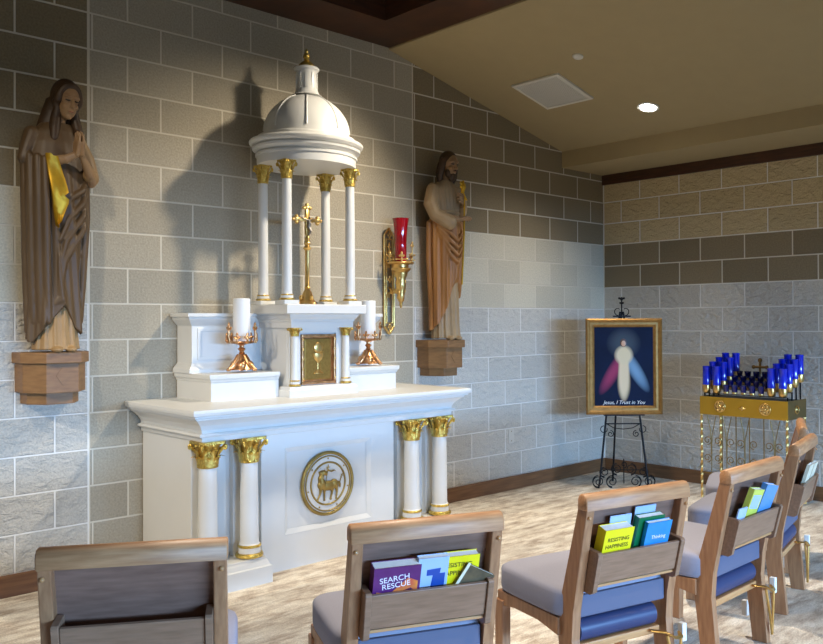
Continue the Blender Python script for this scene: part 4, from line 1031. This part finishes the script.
book(3, .068, .125, .215, .024, Mbl2, 'mid blue book with pale edges right of the lime green book', y=-.026, z=.524, roll=.20)
book(3, -.150, .075, .165, .005, Mlb, 'pale blue folded leaflet at the left end of the fourth chair pocket', name='leaflet', y=-.040, cat='leaflet')
book(4, -.02, .120, .200, .016, Mcr, 'cream book in the edge-on chair pocket, nearer the camera', y=-.036, z=.512, roll=.05)
book(4, .125, .110, .190, .016, Mcr, 'cream book in the edge-on chair pocket, farther from the camera', y=-.036, z=.512, roll=.04)

# ------------------------------------------------------------------ light
def spot(name, loc, tgt, power, size, col=(1, .86, .66), blend=.5, rad=.08):
    l = bpy.data.lights.new(name, 'SPOT'); l.energy = power; l.spot_size = radians(size); l.spot_blend = blend; l.color = col; l.shadow_soft_size = rad
    o = bpy.data.objects.new(name, l); COL.objects.link(o); o.location = loc
    o.rotation_euler = (Vector(tgt) - Vector(loc)).to_track_quat('-Z', 'Y').to_euler(); return o
def area(name, loc, tgt, power, sx, sy, col):
    l = bpy.data.lights.new(name, 'AREA'); l.shape = 'RECTANGLE'; l.size = sx; l.size_y = sy; l.energy = power; l.color = col
    o = bpy.data.objects.new(name, l); COL.objects.link(o); o.location = loc
    o.rotation_euler = (Vector(tgt) - Vector(loc)).to_track_quat('-Z', 'Y').to_euler(); return o
WARM = (1, .87, .69)
spot('ceiling_or_fill_spot', (-2.85, -1.75, 3.40), (-3.75, -.2, 1.6), 150, 80, WARM, .9)
spot('ceiling_or_fill_spot', (-6.6, -2.2, 3.42), (-4.8, -.2, .9), 75, 62, WARM, .9)
spot('ceiling_or_fill_spot', (-8.4, -2.0, 3.0), (-4.6, -.5, .5), 200, 34, (1, .90, .76), .8)
spot('ceiling_or_fill_spot', (-2.9, -7.8, 3.1), (-4.0, 0, .9), 35, 30, (1, .88, .70), .9)
spot('ceiling_or_fill_spot', (-1.098, -1.194, 3.04), (-1.5, -.5, .4), 60, 110, WARM, .9)
spot('ceiling_or_fill_spot', (-4.5, -2.0, 3.42), (-4.6, -3.2, .4), 215, 66, (1, .88, .72), .7)
spot('ceiling_or_fill_spot', (-2.1, -1.9, 3.25), (-2.2, -2.3, .3), 165, 86, (1, .90, .76), .7)
spot('ceiling_or_fill_spot', (-.5, -6.2, 2.9), (-.9, 0, .9), 330, 34, (1, .90, .74), .9)
spot('ceiling_or_fill_spot', (-4.6, -5.6, 3.4), (-4.4, -3.3, .3), 80, 38, (1, .86, .66), .8)  # added fill without a fixture, warms the chair backs
spot('ceiling_or_fill_spot', (-2.2, -5.2, 3.2), (-2.9, -3.2, .3), 60, 40, (1, .86, .66), .8)  # second added fill, for the chair backs further right
area('window_daylight', (-4.0, -14, 1.85), (-4.0, 0, 1.85), 1700, 8.5, 1.2, (.28, .555, 1))
w = bpy.data.worlds.new('world'); bpy.context.scene.world = w; w.use_nodes = True
bg = w.node_tree.nodes['Background']; bg.inputs[0].default_value = (1, .84, .56, 1); bg.inputs[1].default_value = .09

# ------------------------------------------------------------------ camera
f, cx, cy, pitch, roll, Xc, Dc, th, H = 851.5, 443.4251, 313.8647, .0085, -.0047, 1.5368, 8.1563, .7706, 1.4268
c_, s_ = cos(th), sin(th)
R = Vector((c_, -s_, 0)); F = Vector((s_, c_, 0)); U = Vector((0, 0, 1))
Fp = F * cos(pitch) + U * sin(pitch); Uc = U * cos(pitch) - F * sin(pitch)
right = R * cos(roll) + Uc * sin(roll); up = -R * sin(roll) + Uc * cos(roll)
cam = bpy.data.cameras.new('camera'); co = bpy.data.objects.new('camera', cam); COL.objects.link(co)
M = Matrix((right, up, -Fp)).transposed().to_4x4(); M.translation = Vector((-(Xc * c_ + Dc * s_), -(-Xc * s_ + Dc * c_), H))
co.matrix_world = M
cam.sensor_width = 36; cam.sensor_fit = 'HORIZONTAL'; cam.lens = f / 823 * 36
cam.shift_x = (411.5 - cx) / 823; cam.shift_y = (cy - 322) / 823; cam.clip_start = .05
sc = bpy.context.scene; sc.camera = co
sc.view_settings.view_transform = 'Standard'; sc.view_settings.look = 'None'; sc.view_settings.gamma = 1; sc.view_settings.exposure = 0.95
